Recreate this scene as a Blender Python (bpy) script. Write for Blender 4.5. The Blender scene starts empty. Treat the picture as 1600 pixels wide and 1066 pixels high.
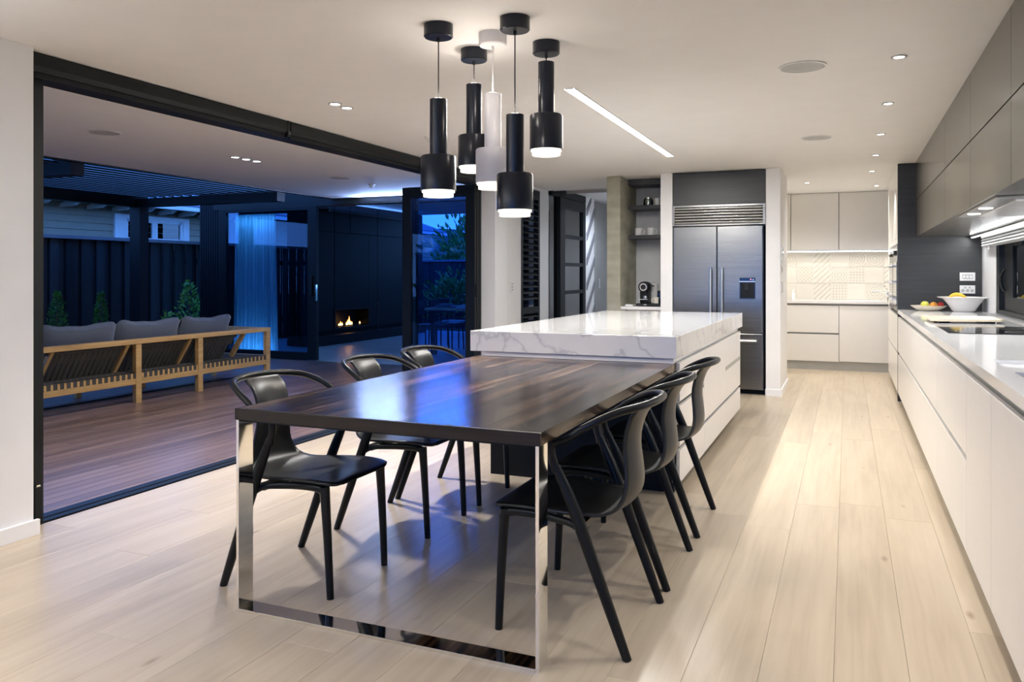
import bpy, bmesh, math, random
from mathutils import Vector, Matrix
random.seed(7)
R = math.radians
sc = bpy.context.scene
C = sc.collection

# ------------------------------------------------------------------ camera
cam = bpy.data.objects.new('camera', bpy.data.cameras.new('camera'))
C.objects.link(cam)
cam.location = (0, 0, 1.27)
cam.rotation_euler = (R(90), 0, R(22.727))
cam.data.sensor_width = 36.0
cam.data.lens = 1251 / 1600 * 36
cam.data.shift_y = -104 / 1600
cam.data.clip_end = 600
sc.camera = cam

# ------------------------------------------------------------------ world, exposure
world = bpy.data.worlds.new('dusk_sky'); sc.world = world
world.use_nodes = True
wn, wl = world.node_tree.nodes, world.node_tree.links
bg = wn['Background']
wtc = wn.new('ShaderNodeTexCoord'); wsep = wn.new('ShaderNodeSeparateXYZ')
wramp = wn.new('ShaderNodeValToRGB')
wl.new(wtc.outputs['Generated'], wsep.inputs[0]); wl.new(wsep.outputs['Z'], wramp.inputs[0])
wramp.color_ramp.elements[0].position = 0.0; wramp.color_ramp.elements[0].color = (0.10, 0.27, 0.74, 1)
wramp.color_ramp.elements[1].position = 0.8; wramp.color_ramp.elements[1].color = (0.035, 0.15, 0.58, 1)
wl.new(wramp.outputs[0], bg.inputs[0]); bg.inputs[1].default_value = 3.2

sc.view_settings.view_transform = 'Standard'
sc.view_settings.look = 'None'
sc.view_settings.gamma = 1.0
sc.view_settings.use_curve_mapping = False
sc.view_settings.exposure = 0.68
cy = sc.cycles
cy.use_denoising = True
cy.max_bounces = 8; cy.diffuse_bounces = 5; cy.glossy_bounces = 4
cy.transmission_bounces = 6; cy.transparent_max_bounces = 12
cy.caustics_reflective = False; cy.caustics_refractive = False
cy.sample_clamp_indirect = 6.0

LAMP = 1.0      # one dimmer for all the lamps of the house

# ------------------------------------------------------------------ materials
MATS = {}
def newmat(name):
    m = bpy.data.materials.new(name); m.use_nodes = True
    MATS[name] = m
    return m, m.node_tree.nodes, m.node_tree.links, m.node_tree.nodes['Principled BSDF']
def ramp(n, stops):
    r = n.new('ShaderNodeValToRGB')
    e = r.color_ramp.elements
    while len(e) < len(stops): e.new(0.5)
    for k, (p, c) in enumerate(stops):
        e[k].position = p; e[k].color = (*c, 1) if len(c) == 3 else c
    return r
def mixc(n, l, mode, fac, a, b):
    m = n.new('ShaderNodeMix'); m.data_type = 'RGBA'; m.blend_type = mode
    for s, v in ((m.inputs['Factor'], fac), (m.inputs['A'], a), (m.inputs['B'], b)):
        if hasattr(v, 'is_linked'): l.new(v, s)
        else: s.default_value = v if isinstance(v, (int, float)) else (*v, 1)
    return m.outputs['Result']
def coords(n, l, scale, rnd=True):
    tc = n.new('ShaderNodeTexCoord'); mp = n.new('ShaderNodeMapping')
    mp.inputs['Scale'].default_value = scale
    l.new(tc.outputs['Object'], mp.inputs[0])
    if rnd:
        oi = n.new('ShaderNodeObjectInfo'); mu = n.new('ShaderNodeMath'); mu.operation = 'MULTIPLY'
        mu.inputs[1].default_value = 53.0; l.new(oi.outputs['Random'], mu.inputs[0])
        cb = n.new('ShaderNodeCombineXYZ')
        for k in range(3): l.new(mu.outputs[0], cb.inputs[k])
        l.new(cb.outputs[0], mp.inputs['Location'])
    return mp.outputs[0]
def bump(n, l, b, h, strength=0.2, dist=0.002):
    bp = n.new('ShaderNodeBump'); bp.inputs['Strength'].default_value = strength
    bp.inputs['Distance'].default_value = dist
    l.new(h, bp.inputs['Height']); l.new(bp.outputs[0], b.inputs['Normal'])
def plain(name, col, rough=0.5, metal=0.0, var=0.06, scale=6, spec=0.5, coat=0.0):
    """one colour with a faint uneven mottling"""
    m, n, l, b = newmat(name)
    nz = n.new('ShaderNodeTexNoise'); nz.inputs['Scale'].default_value = scale; nz.inputs['Detail'].default_value = 4
    l.new(coords(n, l, (1, 1, 1)), nz.inputs['Vector'])
    c0 = tuple(max(0, c * (1 - var)) for c in col); c1 = tuple(min(1, c * (1 + var)) for c in col)
    r = ramp(n, [(0.3, c0), (0.7, c1)]); l.new(nz.outputs['Fac'], r.inputs[0])
    l.new(r.outputs[0], b.inputs['Base Color'])
    b.inputs['Roughness'].default_value = rough; b.inputs['Metallic'].default_value = metal
    b.inputs['Specular IOR Level'].default_value = spec
    if coat: b.inputs['Coat Weight'].default_value = coat; b.inputs['Coat Roughness'].default_value = 0.08
    return m
def timber(name, stops, rough=0.4, grain=(40, 1.6, 40), var=0.12, ring=0.5, bmp=0.15, spec=0.5, knots=False):
    """wood: stretched grain along the object's own y axis, tone changes from board to board"""
    m, n, l, b = newmat(name)
    v = coords(n, l, grain)
    nz = n.new('ShaderNodeTexNoise'); nz.inputs['Scale'].default_value = 1.0; nz.inputs['Detail'].default_value = 6
    nz.inputs['Distortion'].default_value = 0.6; l.new(v, nz.inputs['Vector'])
    v2 = coords(n, l, (grain[0] * .14, grain[1] * .35, grain[2] * .14))
    nb = n.new('ShaderNodeTexNoise'); nb.inputs['Scale'].default_value = 1.0; nb.inputs['Detail'].default_value = 3
    nb.inputs['Distortion'].default_value = 1.6; l.new(v2, nb.inputs['Vector'])
    mx = n.new('ShaderNodeMath'); mx.operation = 'MULTIPLY_ADD'; mx.inputs[1].default_value = ring
    l.new(nb.outputs['Fac'], mx.inputs[0])
    sb = n.new('ShaderNodeMath'); sb.operation = 'MULTIPLY'; sb.inputs[1].default_value = 1 - ring
    l.new(nz.outputs['Fac'], sb.inputs[0]); l.new(sb.outputs[0], mx.inputs[2])
    r = ramp(n, stops); l.new(mx.outputs[0], r.inputs[0])
    oi = n.new('ShaderNodeObjectInfo')
    rr = ramp(n, [(0, (1 - var,) * 3), (1, (1 + var * .6,) * 3)]); l.new(oi.outputs['Random'], rr.inputs[0])
    col = mixc(n, l, 'MULTIPLY', 1.0, r.outputs[0], rr.outputs[0])
    if knots:
        vk = coords(n, l, (5, 1.7, 5)); vo = n.new('ShaderNodeTexVoronoi'); vo.inputs['Scale'].default_value = 1.0
        l.new(vk, vo.inputs['Vector'])
        kr = ramp(n, [(0.0, (0.35, 0.26, 0.19)), (0.035, (0.6, 0.5, 0.42)), (0.09, (1, 1, 1))]); l.new(vo.outputs['Distance'], kr.inputs[0])
        col = mixc(n, l, 'MULTIPLY', 0.8, col, kr.outputs[0])
    l.new(col, b.inputs['Base Color'])
    b.inputs['Roughness'].default_value = rough; b.inputs['Specular IOR Level'].default_value = spec
    bump(n, l, b, nz.outputs['Fac'], bmp, 0.002)
    return m
def emit(name, col, strength):
    m, n, l, b = newmat(name)
    nz = n.new('ShaderNodeTexNoise'); nz.inputs['Scale'].default_value = 3
    r = ramp(n, [(0, col), (1, col)]); l.new(nz.outputs['Fac'], r.inputs[0])
    b.inputs['Base Color'].default_value = (0.8, 0.8, 0.8, 1)
    l.new(r.outputs[0], b.inputs['Emission Color']); b.inputs['Emission Strength'].default_value = strength
    return m
def glass(name, tint, refl=0.02, boost=1.0):
    """thin pane: tinted see-through plus mirror reflection that grows towards grazing angles"""
    m, n, l, b = newmat(name)
    n.remove(b)
    out = n['Material Output']
    t = n.new('ShaderNodeBsdfTransparent'); g = n.new('ShaderNodeBsdfGlossy'); g.inputs['Roughness'].default_value = 0.01
    nz = n.new('ShaderNodeTexNoise'); nz.inputs['Scale'].default_value = 1.5
    r = ramp(n, [(0, tuple(c * .97 for c in tint)), (1, tint)]); l.new(nz.outputs['Fac'], r.inputs[0]); l.new(r.outputs[0], t.inputs[0])
    f = n.new('ShaderNodeFresnel'); f.inputs['IOR'].default_value = 1.5
    ma = n.new('ShaderNodeMath'); ma.operation = 'MULTIPLY_ADD'; ma.inputs[1].default_value = boost; ma.inputs[2].default_value = refl
    ma.use_clamp = True; l.new(f.outputs[0], ma.inputs[0])
    mx = n.new('ShaderNodeMixShader'); l.new(ma.outputs[0], mx.inputs[0]); l.new(t.outputs[0], mx.inputs[1]); l.new(g.outputs[0], mx.inputs[2])
    l.new(mx.outputs[0], out.inputs['Surface'])
    return m

plain('white_paint', (0.83, 0.82, 0.81), 0.6, var=0.015)
plain('ceiling_paint', (0.86, 0.85, 0.835), 0.7, var=0.012)
plain('trim_white', (0.86, 0.86, 0.86), 0.35, var=0.01)
plain('white_lacquer', (0.78, 0.76, 0.74), 0.30, var=0.012)
plain('pantry_lacquer', (0.80, 0.78, 0.74), 0.28, var=0.012)
plain('quartz', (0.80, 0.79, 0.78), 0.07, var=0.02, scale=60)
plain('groove', (0.42, 0.42, 0.39), 0.45, metal=0.2)
plain('groove_dark', (0.03, 0.03, 0.03), 0.5)
plain('black_metal', (0.008, 0.010, 0.011), 0.40, spec=0.25)
plain('black_joinery', (0.006, 0.008, 0.010), 0.45, spec=0.2)
plain('chair_black', (0.003, 0.004, 0.005), 0.33, spec=0.22)
plain('pendant_black', (0.005, 0.008, 0.016), 0.28, spec=0.35)
plain('chair_shell', (0.004, 0.005, 0.006), 0.36, spec=0.40)
plain('pendant_white', (0.78, 0.76, 0.76), 0.35)
plain('cord_black', (0.01, 0.01, 0.01), 0.6)
plain('chrome', (0.86, 0.84, 0.80), 0.045, metal=1.0, var=0.02)
plain('aluminium', (0.62, 0.62, 0.62), 0.3, metal=1.0)
plain('grille_grey', (0.46, 0.46, 0.45), 0.7)
plain('plastic_white', (0.82, 0.82, 0.82), 0.3)
plain('plastic_grey', (0.45, 0.45, 0.46), 0.4)
plain('gloss_black', (0.006, 0.006, 0.007), 0.06, spec=0.7)
plain('ceramic', (0.82, 0.81, 0.80), 0.14)
plain('ceramic_cream', (0.72, 0.67, 0.56), 0.25)
plain('orange_peel', (0.75, 0.32, 0.05), 0.45, var=0.2)
plain('yellow_peel', (0.80, 0.55, 0.06), 0.4, var=0.15)
plain('red_peel', (0.55, 0.05, 0.04), 0.3, var=0.3)
plain('green_peel', (0.62, 0.62, 0.10), 0.35, var=0.25)
plain('fence_cap', (0.16, 0.18, 0.21), 0.5)
plain('cladding', (0.007, 0.009, 0.012), 0.5, spec=0.2)
plain('weatherboard', (0.33, 0.27, 0.19), 0.6, var=0.05)
plain('white_joinery', (0.78, 0.80, 0.82), 0.5)
plain('roof_iron', (0.20, 0.24, 0.30), 0.4)
plain('webbing', (0.060, 0.056, 0.050), 0.85, var=0.2, scale=60)
plain('fire_black', (0.003, 0.003, 0.004), 0.5, spec=0.1)
plain('hearth_stone', (0.006, 0.007, 0.009), 0.5, spec=0.12)
plain('hills', (0.03, 0.055, 0.035), 0.9, var=0.5, scale=0.08)
plain('lawn', (0.03, 0.07, 0.03), 0.9, var=0.3)
plain('grey_paint', (0.30, 0.30, 0.29), 0.6)
plain('band_grey', (0.22, 0.22, 0.24), 0.6)
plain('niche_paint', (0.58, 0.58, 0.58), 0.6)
plain('subfloor', (0.30, 0.24, 0.17), 0.9)
plain('deck_joist', (0.02, 0.013, 0.01), 0.9)
timber('oak_floor', [(0.28, (0.43, 0.345, 0.245)), (0.5, (0.54, 0.445, 0.325)), (0.72, (0.61, 0.515, 0.39))], 0.30, (34, 1.4, 34), 0.10, 0.55, 0.05, knots=True)
timber('dark_oak', [(0.42, (0.004, 0.003, 0.002)), (0.48, (0.022, 0.013, 0.008)), (0.54, (0.075, 0.044, 0.027)), (0.62, (0.15, 0.10, 0.068))], 0.20, (34, 0.9, 34), 0.65, 0.35, 0.10, spec=0.3)
timber('dark_oak_x', [(0.30, (0.007, 0.005, 0.004)), (0.5, (0.018, 0.012, 0.009)), (0.75, (0.032, 0.022, 0.016))], 0.34, (1.8, 60, 60), 0.1, 0.3, 0.1, spec=0.3)
timber('deck_timber', [(0.3, (0.13, 0.085, 0.070)), (0.5, (0.21, 0.135, 0.11)), (0.75, (0.32, 0.22, 0.18))], 0.30, (40, 1.2, 40), 0.30, 0.5, 0.15)
timber('sofa_oak', [(0.3, (0.42, 0.25, 0.09)), (0.6, (0.60, 0.39, 0.16)), (0.8, (0.68, 0.47, 0.22))], 0.5, (50, 3, 50), 0.08, 0.5, 0.1)
timber('fence_stain', [(0.25, (0.012, 0.015, 0.019)), (0.6, (0.026, 0.032, 0.038)), (0.85, (0.05, 0.058, 0.066))], 0.5, (30, 30, 1.6), 0.45, 0.5, 0.2, spec=0.25)
timber('board_oak', [(0.3, (0.62, 0.52, 0.38)), (0.7, (0.76, 0.67, 0.52))], 0.45, (40, 4, 40), 0.05)
def dark_veneer(name, stops, rough, grain):
    m = timber(name, stops, rough, grain, 0.14, 0.0, 0.0, spec=0.7)
    return m
dark_veneer('veneer_y', [(0.3, (0.048, 0.042, 0.030)), (0.55, (0.066, 0.058, 0.043)), (0.75, (0.090, 0.080, 0.060))], 0.24, (60, 2.2, 60))
def veneer_x():
    m = timber('veneer_x', [(0.3, (0.020, 0.021, 0.022)), (0.6, (0.032, 0.033, 0.034)), (0.8, (0.045, 0.045, 0.045))], 0.42, (2.2, 60, 60), 0.05, 0.3, 0.1); return m
veneer_x()

def make_marble():
    m, n, l, b = newmat('marble')
    v = coords(n, l, (1, 1, 1), False)
    nz = n.new('ShaderNodeTexNoise'); nz.inputs['Scale'].default_value = 2.2; nz.inputs['Detail'].default_value = 8; nz.inputs['Distortion'].default_value = 1.2
    l.new(v, nz.inputs['Vector'])
    w = n.new('ShaderNodeTexWave'); w.inputs['Scale'].default_value = 1.3; w.inputs['Distortion'].default_value = 14; w.inputs['Detail'].default_value = 5
    w.inputs['Detail Scale'].default_value = 1.6; w.bands_direction = 'DIAGONAL'; l.new(v, w.inputs['Vector'])
    r1 = ramp(n, [(0.0, (0.50, 0.50, 0.51)), (0.025, (0.64, 0.64, 0.645)), (0.10, (0.69, 0.685, 0.68))]); l.new(w.outputs['Fac'], r1.inputs[0])
    r2 = ramp(n, [(0.3, (0.92, 0.92, 0.925)), (0.6, (1, 1, 1))]); l.new(nz.outputs['Fac'], r2.inputs[0])
    col = mixc(n, l, 'MULTIPLY', 1.0, r1.outputs[0], r2.outputs[0])
    l.new(col, b.inputs['Base Color']); b.inputs['Roughness'].default_value = 0.07
make_marble()
def make_steel():
    m, n, l, b = newmat('steel')
    nz = n.new('ShaderNodeTexNoise'); nz.inputs['Scale'].default_value = 1.0; nz.inputs['Detail'].default_value = 3
    l.new(coords(n, l, (2, 2, 260)), nz.inputs['Vector'])
    r = ramp(n, [(0.3, (0.21, 0.205, 0.195)), (0.7, (0.28, 0.275, 0.26))]); l.new(nz.outputs['Fac'], r.inputs[0])
    l.new(r.outputs[0], b.inputs['Base Color']); b.inputs['Metallic'].default_value = 1.0; b.inputs['Roughness'].default_value = 0.27
    bump(n, l, b, nz.outputs['Fac'], 0.05, 0.001)
make_steel()
def make_concrete():
    m, n, l, b = newmat('concrete')
    v = coords(n, l, (1, 1, 1), False)
    nz = n.new('ShaderNodeTexNoise'); nz.inputs['Scale'].default_value = 5; nz.inputs['Detail'].default_value = 8; l.new(v, nz.inputs['Vector'])
    v2 = coords(n, l, (1.5, 1.5, 7), False); n2 = n.new('ShaderNodeTexNoise'); n2.inputs['Scale'].default_value = 1.5; l.new(v2, n2.inputs['Vector'])
    r = ramp(n, [(0.3, (0.22, 0.215, 0.165)), (0.5, (0.33, 0.32, 0.25)), (0.7, (0.42, 0.405, 0.335))])
    ad = n.new('ShaderNodeMath'); ad.operation = 'MULTIPLY_ADD'; ad.inputs[1].default_value = 0.5
    l.new(n2.outputs['Fac'], ad.inputs[0]); hf = n.new('ShaderNodeMath'); hf.operation = 'MULTIPLY'; hf.inputs[1].default_value = 0.5
    l.new(nz.outputs['Fac'], hf.inputs[0]); l.new(hf.outputs[0], ad.inputs[2]); l.new(ad.outputs[0], r.inputs[0])
    l.new(r.outputs[0], b.inputs['Base Color']); b.inputs['Roughness'].default_value = 0.7
    bump(n, l, b, nz.outputs['Fac'], 0.25, 0.003)
make_concrete()
def make_paving():
    plain('paving', (0.34, 0.36, 0.38), 0.35, var=0.12, scale=2)
make_paving()
def make_cushion():
    m, n, l, b = newmat('cushion_grey')
    ch = n.new('ShaderNodeTexNoise'); ch.inputs['Scale'].default_value = 220; l.new(coords(n, l, (1, 1, 1)), ch.inputs['Vector'])
    r = ramp(n, [(0.3, (0.06, 0.08, 0.12)), (0.7, (0.095, 0.12, 0.18))]); l.new(ch.outputs['Fac'], r.inputs[0])
    l.new(r.outputs[0], b.inputs['Base Color']); b.inputs['Roughness'].default_value = 0.9
    b.inputs['Sheen Weight'].default_value = 0.3
    bump(n, l, b, ch.outputs['Fac'], 0.2, 0.001)
make_cushion()
def make_leaf(name, c0, c1, rough=0.35):
    m, n, l, b = newmat(name)
    nz = n.new('ShaderNodeTexNoise'); nz.inputs['Scale'].default_value = 14; l.new(coords(n, l, (1, 1, 1)), nz.inputs['Vector'])
    r = ramp(n, [(0.35, c0), (0.65, c1)]); l.new(nz.outputs['Fac'], r.inputs[0])
    l.new(r.outputs[0], b.inputs['Base Color']); b.inputs['Roughness'].default_value = rough
make_leaf('conifer_green', (0.02, 0.10, 0.02), (0.07, 0.28, 0.04), 0.6)
make_leaf('laurel_green', (0.05, 0.20, 0.04), (0.22, 0.50, 0.10), 0.2)
make_leaf('garden_green', (0.03, 0.12, 0.03), (0.16, 0.38, 0.06), 0.5)
plain('bark', (0.10, 0.07, 0.05), 0.9)
def make_curtain():
    m, n, l, b = newmat('sheer_curtain')
    n.remove(b); out = n['Material Output']
    d = n.new('ShaderNodeBsdfDiffuse'); t = n.new('ShaderNodeBsdfTranslucent'); tr = n.new('ShaderNodeBsdfTransparent')
    nz = n.new('ShaderNodeTexNoise'); nz.inputs['Scale'].default_value = 1; l.new(coords(n, l, (60, 60, 0.5)), nz.inputs['Vector'])
    r = ramp(n, [(0.3, (0.60, 0.66, 0.70)), (0.7, (0.78, 0.82, 0.84))]); l.new(nz.outputs['Fac'], r.inputs[0])
    l.new(r.outputs[0], d.inputs[0]); l.new(r.outputs[0], t.inputs[0])
    m1 = n.new('ShaderNodeMixShader'); m1.inputs[0].default_value = 0.55; l.new(d.outputs[0], m1.inputs[1]); l.new(t.outputs[0], m1.inputs[2])
    m2 = n.new('ShaderNodeMixShader'); m2.inputs[0].default_value = 0.22; l.new(m1.outputs[0], m2.inputs[1]); l.new(tr.outputs[0], m2.inputs[2])
    l.new(m2.outputs[0], out.inputs['Surface'])
make_curtain()
def make_tiles():
    base, ink = (0.66, 0.63, 0.56), (0.52, 0.49, 0.42)
    for k in range(7):
        m, n, l, b = newmat('pattern_tile_%d' % k)
        tc = n.new('ShaderNodeTexCoord'); mp = n.new('ShaderNodeMapping'); l.new(tc.outputs['Object'], mp.inputs[0])
        mp.inputs['Rotation'].default_value = (R(90), 0, 0)
        if k == 0:
            t = n.new('ShaderNodeTexChecker'); t.inputs['Scale'].default_value = 40; o = t.outputs['Fac']
        elif k == 1:
            t = n.new('ShaderNodeTexWave'); t.inputs['Scale'].default_value = 9; t.bands_direction = 'DIAGONAL'; o = t.outputs['Fac']
        elif k == 2:
            t = n.new('ShaderNodeTexVoronoi'); t.inputs['Scale'].default_value = 26; t.inputs['Randomness'].default_value = 0.0; o = t.outputs['Distance']
        elif k == 3:
            t = n.new('ShaderNodeTexWave'); t.wave_type = 'RINGS'; t.rings_direction = 'Z'; t.inputs['Scale'].default_value = 10; o = t.outputs['Fac']
        elif k == 4:
            t = n.new('ShaderNodeTexBrick'); t.inputs['Scale'].default_value = 22; t.inputs['Color1'].default_value = (1, 1, 1, 1); t.inputs['Color2'].default_value = (.8, .8, .8, 1); t.inputs['Mortar'].default_value = (0, 0, 0, 1); o = t.outputs['Color']
        elif k == 5:
            t = n.new('ShaderNodeTexNoise'); t.inputs['Scale'].default_value = 9; o = t.outputs['Fac']
        else:
            t = n.new('ShaderNodeTexMagic'); t.inputs['Scale'].default_value = 16; t.turbulence_depth = 1; o = t.outputs['Fac']
        l.new(mp.outputs[0], t.inputs['Vector'])
        r = ramp(n, [(0.35, ink if k != 5 else (0.60, 0.56, 0.47)), (0.6, base)]); l.new(o, r.inputs[0])
        l.new(r.outputs[0], b.inputs['Base Color']); b.inputs['Roughness'].default_value = 0.35
make_tiles()
def make_flame():
    m, n, l, b = newmat('flame')
    tc = n.new('ShaderNodeTexCoord'); sp = n.new('ShaderNodeSeparateXYZ'); l.new(tc.outputs['Generated'], sp.inputs[0])
    r = ramp(n, [(0.0, (1.0, 0.75, 0.35)), (0.5, (1.0, 0.5, 0.12)), (1.0, (0.9, 0.2, 0.03))]); l.new(sp.outputs['Z'], r.inputs[0])
    l.new(r.outputs[0], b.inputs['Emission Color']); b.inputs['Emission Strength'].default_value = 4.0
    b.inputs['Base Color'].default_value = (0, 0, 0, 1)
make_flame()
emit('lamp_lens', (1.0, 0.97, 0.92), 9.0)
emit('lamp_lens_outside', (0.9, 0.95, 1.0), 7.0)
emit('strip_diffuser', (0.96, 0.95, 1.0), 3.2)
emit('pendant_glow', (1.0, 0.90, 0.74), 1.15)
emit('led_warm', (1.0, 0.95, 0.92), 3.0)
emit('led_cool', (0.93, 0.97, 1.0), 2.2)
emit('blue_fill_glow', (0.55, 0.68, 1.0), 2.0)
emit('red_indicator', (1.0, 0.05, 0.08), 2.0)
glass('pane_clear', (0.92, 0.96, 1.0), 0.01)
glass('pane_blue', (0.72, 0.86, 1.0), 0.0, 0.55)
glass('pane_tinted', (0.42, 0.62, 0.82), 0.0, 0.6)
glass('pane_dark', (0.55, 0.62, 0.70), 0.05, 1.6)
glass('jar_glass', (0.85, 0.88, 0.85), 0.06, 1.5)

# ------------------------------------------------------------------ mesh helpers
class G:
    def __init__(s): s.v = []; s.f = []
    def box(s, x0, x1, y0, y1, z0, z1):
        a = len(s.v)
        s.v += [(x0, y0, z0), (x1, y0, z0), (x1, y1, z0), (x0, y1, z0), (x0, y0, z1), (x1, y0, z1), (x1, y1, z1), (x0, y1, z1)]
        s.f += [tuple(a + i for i in q) for q in ((0, 3, 2, 1), (4, 5, 6, 7), (0, 1, 5, 4), (1, 2, 6, 5), (2, 3, 7, 6), (3, 0, 4, 7))]
        return s
    def bar(s, p, q, w, h, up=(0, 0, 1)):
        """square bar from p to q, w across and h along up"""
        p, q = Vector(p), Vector(q); d = (q - p).normalized(); up = Vector(up)
        sd = d.cross(up).normalized(); up = sd.cross(d).normalized(); a = len(s.v)
        for c in (p, q):
            for i, j in ((-1, -1), (1, -1), (1, 1), (-1, 1)): s.v.append(tuple(c + sd * (w / 2 * i) + up * (h / 2 * j)))
        s.f += [tuple(a + i for i in t) for t in ((3, 2, 1, 0), (4, 5, 6, 7), (0, 1, 5, 4), (1, 2, 6, 5), (2, 3, 7, 6), (3, 0, 4, 7))]
        return s
    def tube(s, pts, r, n=10, flat=1.0, up=(0, 0, 1)):
        """round tube through pts; r one number or one per point; flat squashes it along up"""
        pts = [Vector(p) for p in pts]; m = len(pts); rr = r if isinstance(r, (list, tuple)) else [r] * m
        a = len(s.v); nrm = None
        for i in range(m):
            t = (pts[min(i + 1, m - 1)] - pts[max(i - 1, 0)]).normalized()
            if nrm is None:
                u = Vector(up)
                if abs(t.dot(u)) > 0.95: u = Vector((1, 0, 0))
                nrm = (u - t * u.dot(t)).normalized()
            else: nrm = (nrm - t * nrm.dot(t)).normalized()
            b = t.cross(nrm)
            for k in range(n):
                an = 2 * math.pi * k / n
                s.v.append(tuple(pts[i] + nrm * (math.cos(an) * rr[i] * flat) + b * (math.sin(an) * rr[i])))
        for i in range(m - 1):
            for k in range(n):
                s.f.append((a + i * n + k, a + i * n + (k + 1) % n, a + (i + 1) * n + (k + 1) % n, a + (i + 1) * n + k))
        s.f.append(tuple(a + k for k in range(n))[::-1]); s.f.append(tuple(a + (m - 1) * n + k for k in range(n)))
        return s
    def lathe(s, prof, c=(0, 0, 0), n=28, axis='z', sx=1.0, sy=1.0):
        """revolve (radius, height) pairs about an axis through c"""
        a = len(s.v); m = len(prof)
        for r, h in prof:
            for k in range(n):
                an = 2 * math.pi * k / n; x, y = r * math.cos(an) * sx, r * math.sin(an) * sy
                p = (x, y, h) if axis == 'z' else ((h, x, y) if axis == 'x' else (x, h, y))
                s.v.append((c[0] + p[0], c[1] + p[1], c[2] + p[2]))
        for i in range(m - 1):
            for k in range(n):
                s.f.append((a + i * n + k, a + i * n + (k + 1) % n, a + (i + 1) * n + (k + 1) % n, a + (i + 1) * n + k))
        if prof[0] == prof[-1]: return s
        if prof[0][0] > 1e-6: s.f.append(tuple(a + k for k in range(n))[::-1])
        if prof[-1][0] > 1e-6: s.f.append(tuple(a + (m - 1) * n + k for k in range(n)))
        return s
    def prism(s, poly, z0, z1, plane='xy'):
        a = len(s.v); m = len(poly)
        for z in (z0, z1):
            for p, q in poly:
                s.v.append((p, q, z) if plane == 'xy' else ((p, z, q) if plane == 'xz' else (z, p, q)))
        s.f.append(tuple(a + k for k in range(m))[::-1]); s.f.append(tuple(a + m + k for k in range(m)))
        for k in range(m): s.f.append((a + k, a + (k + 1) % m, a + m + (k + 1) % m, a + m + k))
        return s
    def grid(s, rows):
        a = len(s.v); m = len(rows[0])
        for r in rows: s.v += [tuple(p) for p in r]
        for i in range(len(rows) - 1):
            for k in range(m - 1): s.f.append((a + i * m + k, a + i * m + k + 1, a + (i + 1) * m + k + 1, a + (i + 1) * m + k))
        return s
def mesh_of(name, g, off=(0, 0, 0), smooth=False, fix=True):
    me = bpy.data.meshes.new(name)
    me.from_pydata([(x - off[0], y - off[1], z - off[2]) for x, y, z in g.v], [], g.f)
    if fix:
        bm = bmesh.new(); bm.from_mesh(me); bmesh.ops.remove_doubles(bm, verts=bm.verts, dist=1e-6)
        bmesh.ops.recalc_face_normals(bm, faces=bm.faces); bm.to_mesh(me); bm.free()
    if smooth:
        for p in me.polygons: p.use_smooth = True
        me.set_sharp_from_angle(angle=R(42))
    return me
def rootloc(o):
    while o.parent: o = o.parent
    return o.get('_loc', (0, 0, 0)) if False else tuple(o.location)
def put(name, g, mat, parent=None, smooth=False, bev=0.0, solid=0.0, fix=True, loc=None):
    """link g (world coordinates, or the thing's own when it is built at the origin) as one mesh object"""
    off = rootloc(parent) if parent else (loc or (0, 0, 0))
    me = mesh_of(name, g, off, smooth, fix)
    me.materials.append(MATS[mat])
    o = bpy.data.objects.new(name, me); C.objects.link(o)
    if parent: o.parent = parent
    else: o.location = off
    if solid:
        md = o.modifiers.new('thickness', 'SOLIDIFY'); md.thickness = solid; md.offset = 0
    if bev:
        md = o.modifiers.new('edges', 'BEVEL'); md.width = bev; md.segments = 2; md.limit_method = 'ANGLE'; md.angle_limit = R(50)
    return o
def thing(name, label, cat, loc=(0, 0, 0), group=None):
    o = bpy.data.objects.new(name, None); C.objects.link(o); o.location = loc
    o.empty_display_size = 0.1
    return tag(o, label, cat, group)
def tag(o, label, cat, group=None):
    o['label'] = label; o['category'] = cat
    if group: o['group'] = group
    return o
def struct(o, label=None, cat=None):
    o['kind'] = 'structure'
    if label: o['label'] = label
    if cat: o['category'] = cat
    return o
def sroot(name, label, cat, loc=(0, 0, 0)):
    return struct(thing(name, label, cat, loc))
def copy_tree(o, parent=None):
    c = o.copy(); C.objects.link(c); c.parent = parent
    if parent: c.matrix_parent_inverse = o.matrix_parent_inverse
    for ch in o.children: copy_tree(ch, c)
    return c
def piece(me, name, parent, loc):
    """one piece that shares its mesh; loc in the parent's own coordinates"""
    o = bpy.data.objects.new(name, me); C.objects.link(o); o.parent = parent; o.location = loc
    return o
def spline(P, k=6):
    """smooth curve through the points (Catmull-Rom)"""
    P = [Vector(p) for p in P]; out = []
    for i in range(len(P) - 1):
        p0, p1, p2, p3 = P[max(i - 1, 0)], P[i], P[i + 1], P[min(i + 2, len(P) - 1)]
        for j in range(k):
            t = j / k
            out.append(0.5 * ((2 * p1) + (p2 - p0) * t + (2 * p0 - 5 * p1 + 4 * p2 - p3) * t * t + (3 * p1 - p0 - 3 * p2 + p3) * t ** 3))
    out.append(P[-1]); return out
def light(name, kind, parent, loc, power, col=(1, 1, 1), rot=(0, 0, 0), **kw):
    L = bpy.data.lights.new(name, kind); L.energy = power * LAMP; L.color = col
    for k, v in kw.items(): setattr(L, k, v)
    o = bpy.data.objects.new(name, L); C.objects.link(o); o.parent = parent
    rl = rootloc(parent) if parent else (0, 0, 0)
    o.location = tuple(a - b for a, b in zip(loc, rl)); o.rotation_euler = rot
    return o

CZ = 2.38
WARM = (1.0, 0.90, 0.80)
NEUT = (1.0, 0.955, 0.90)

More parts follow.
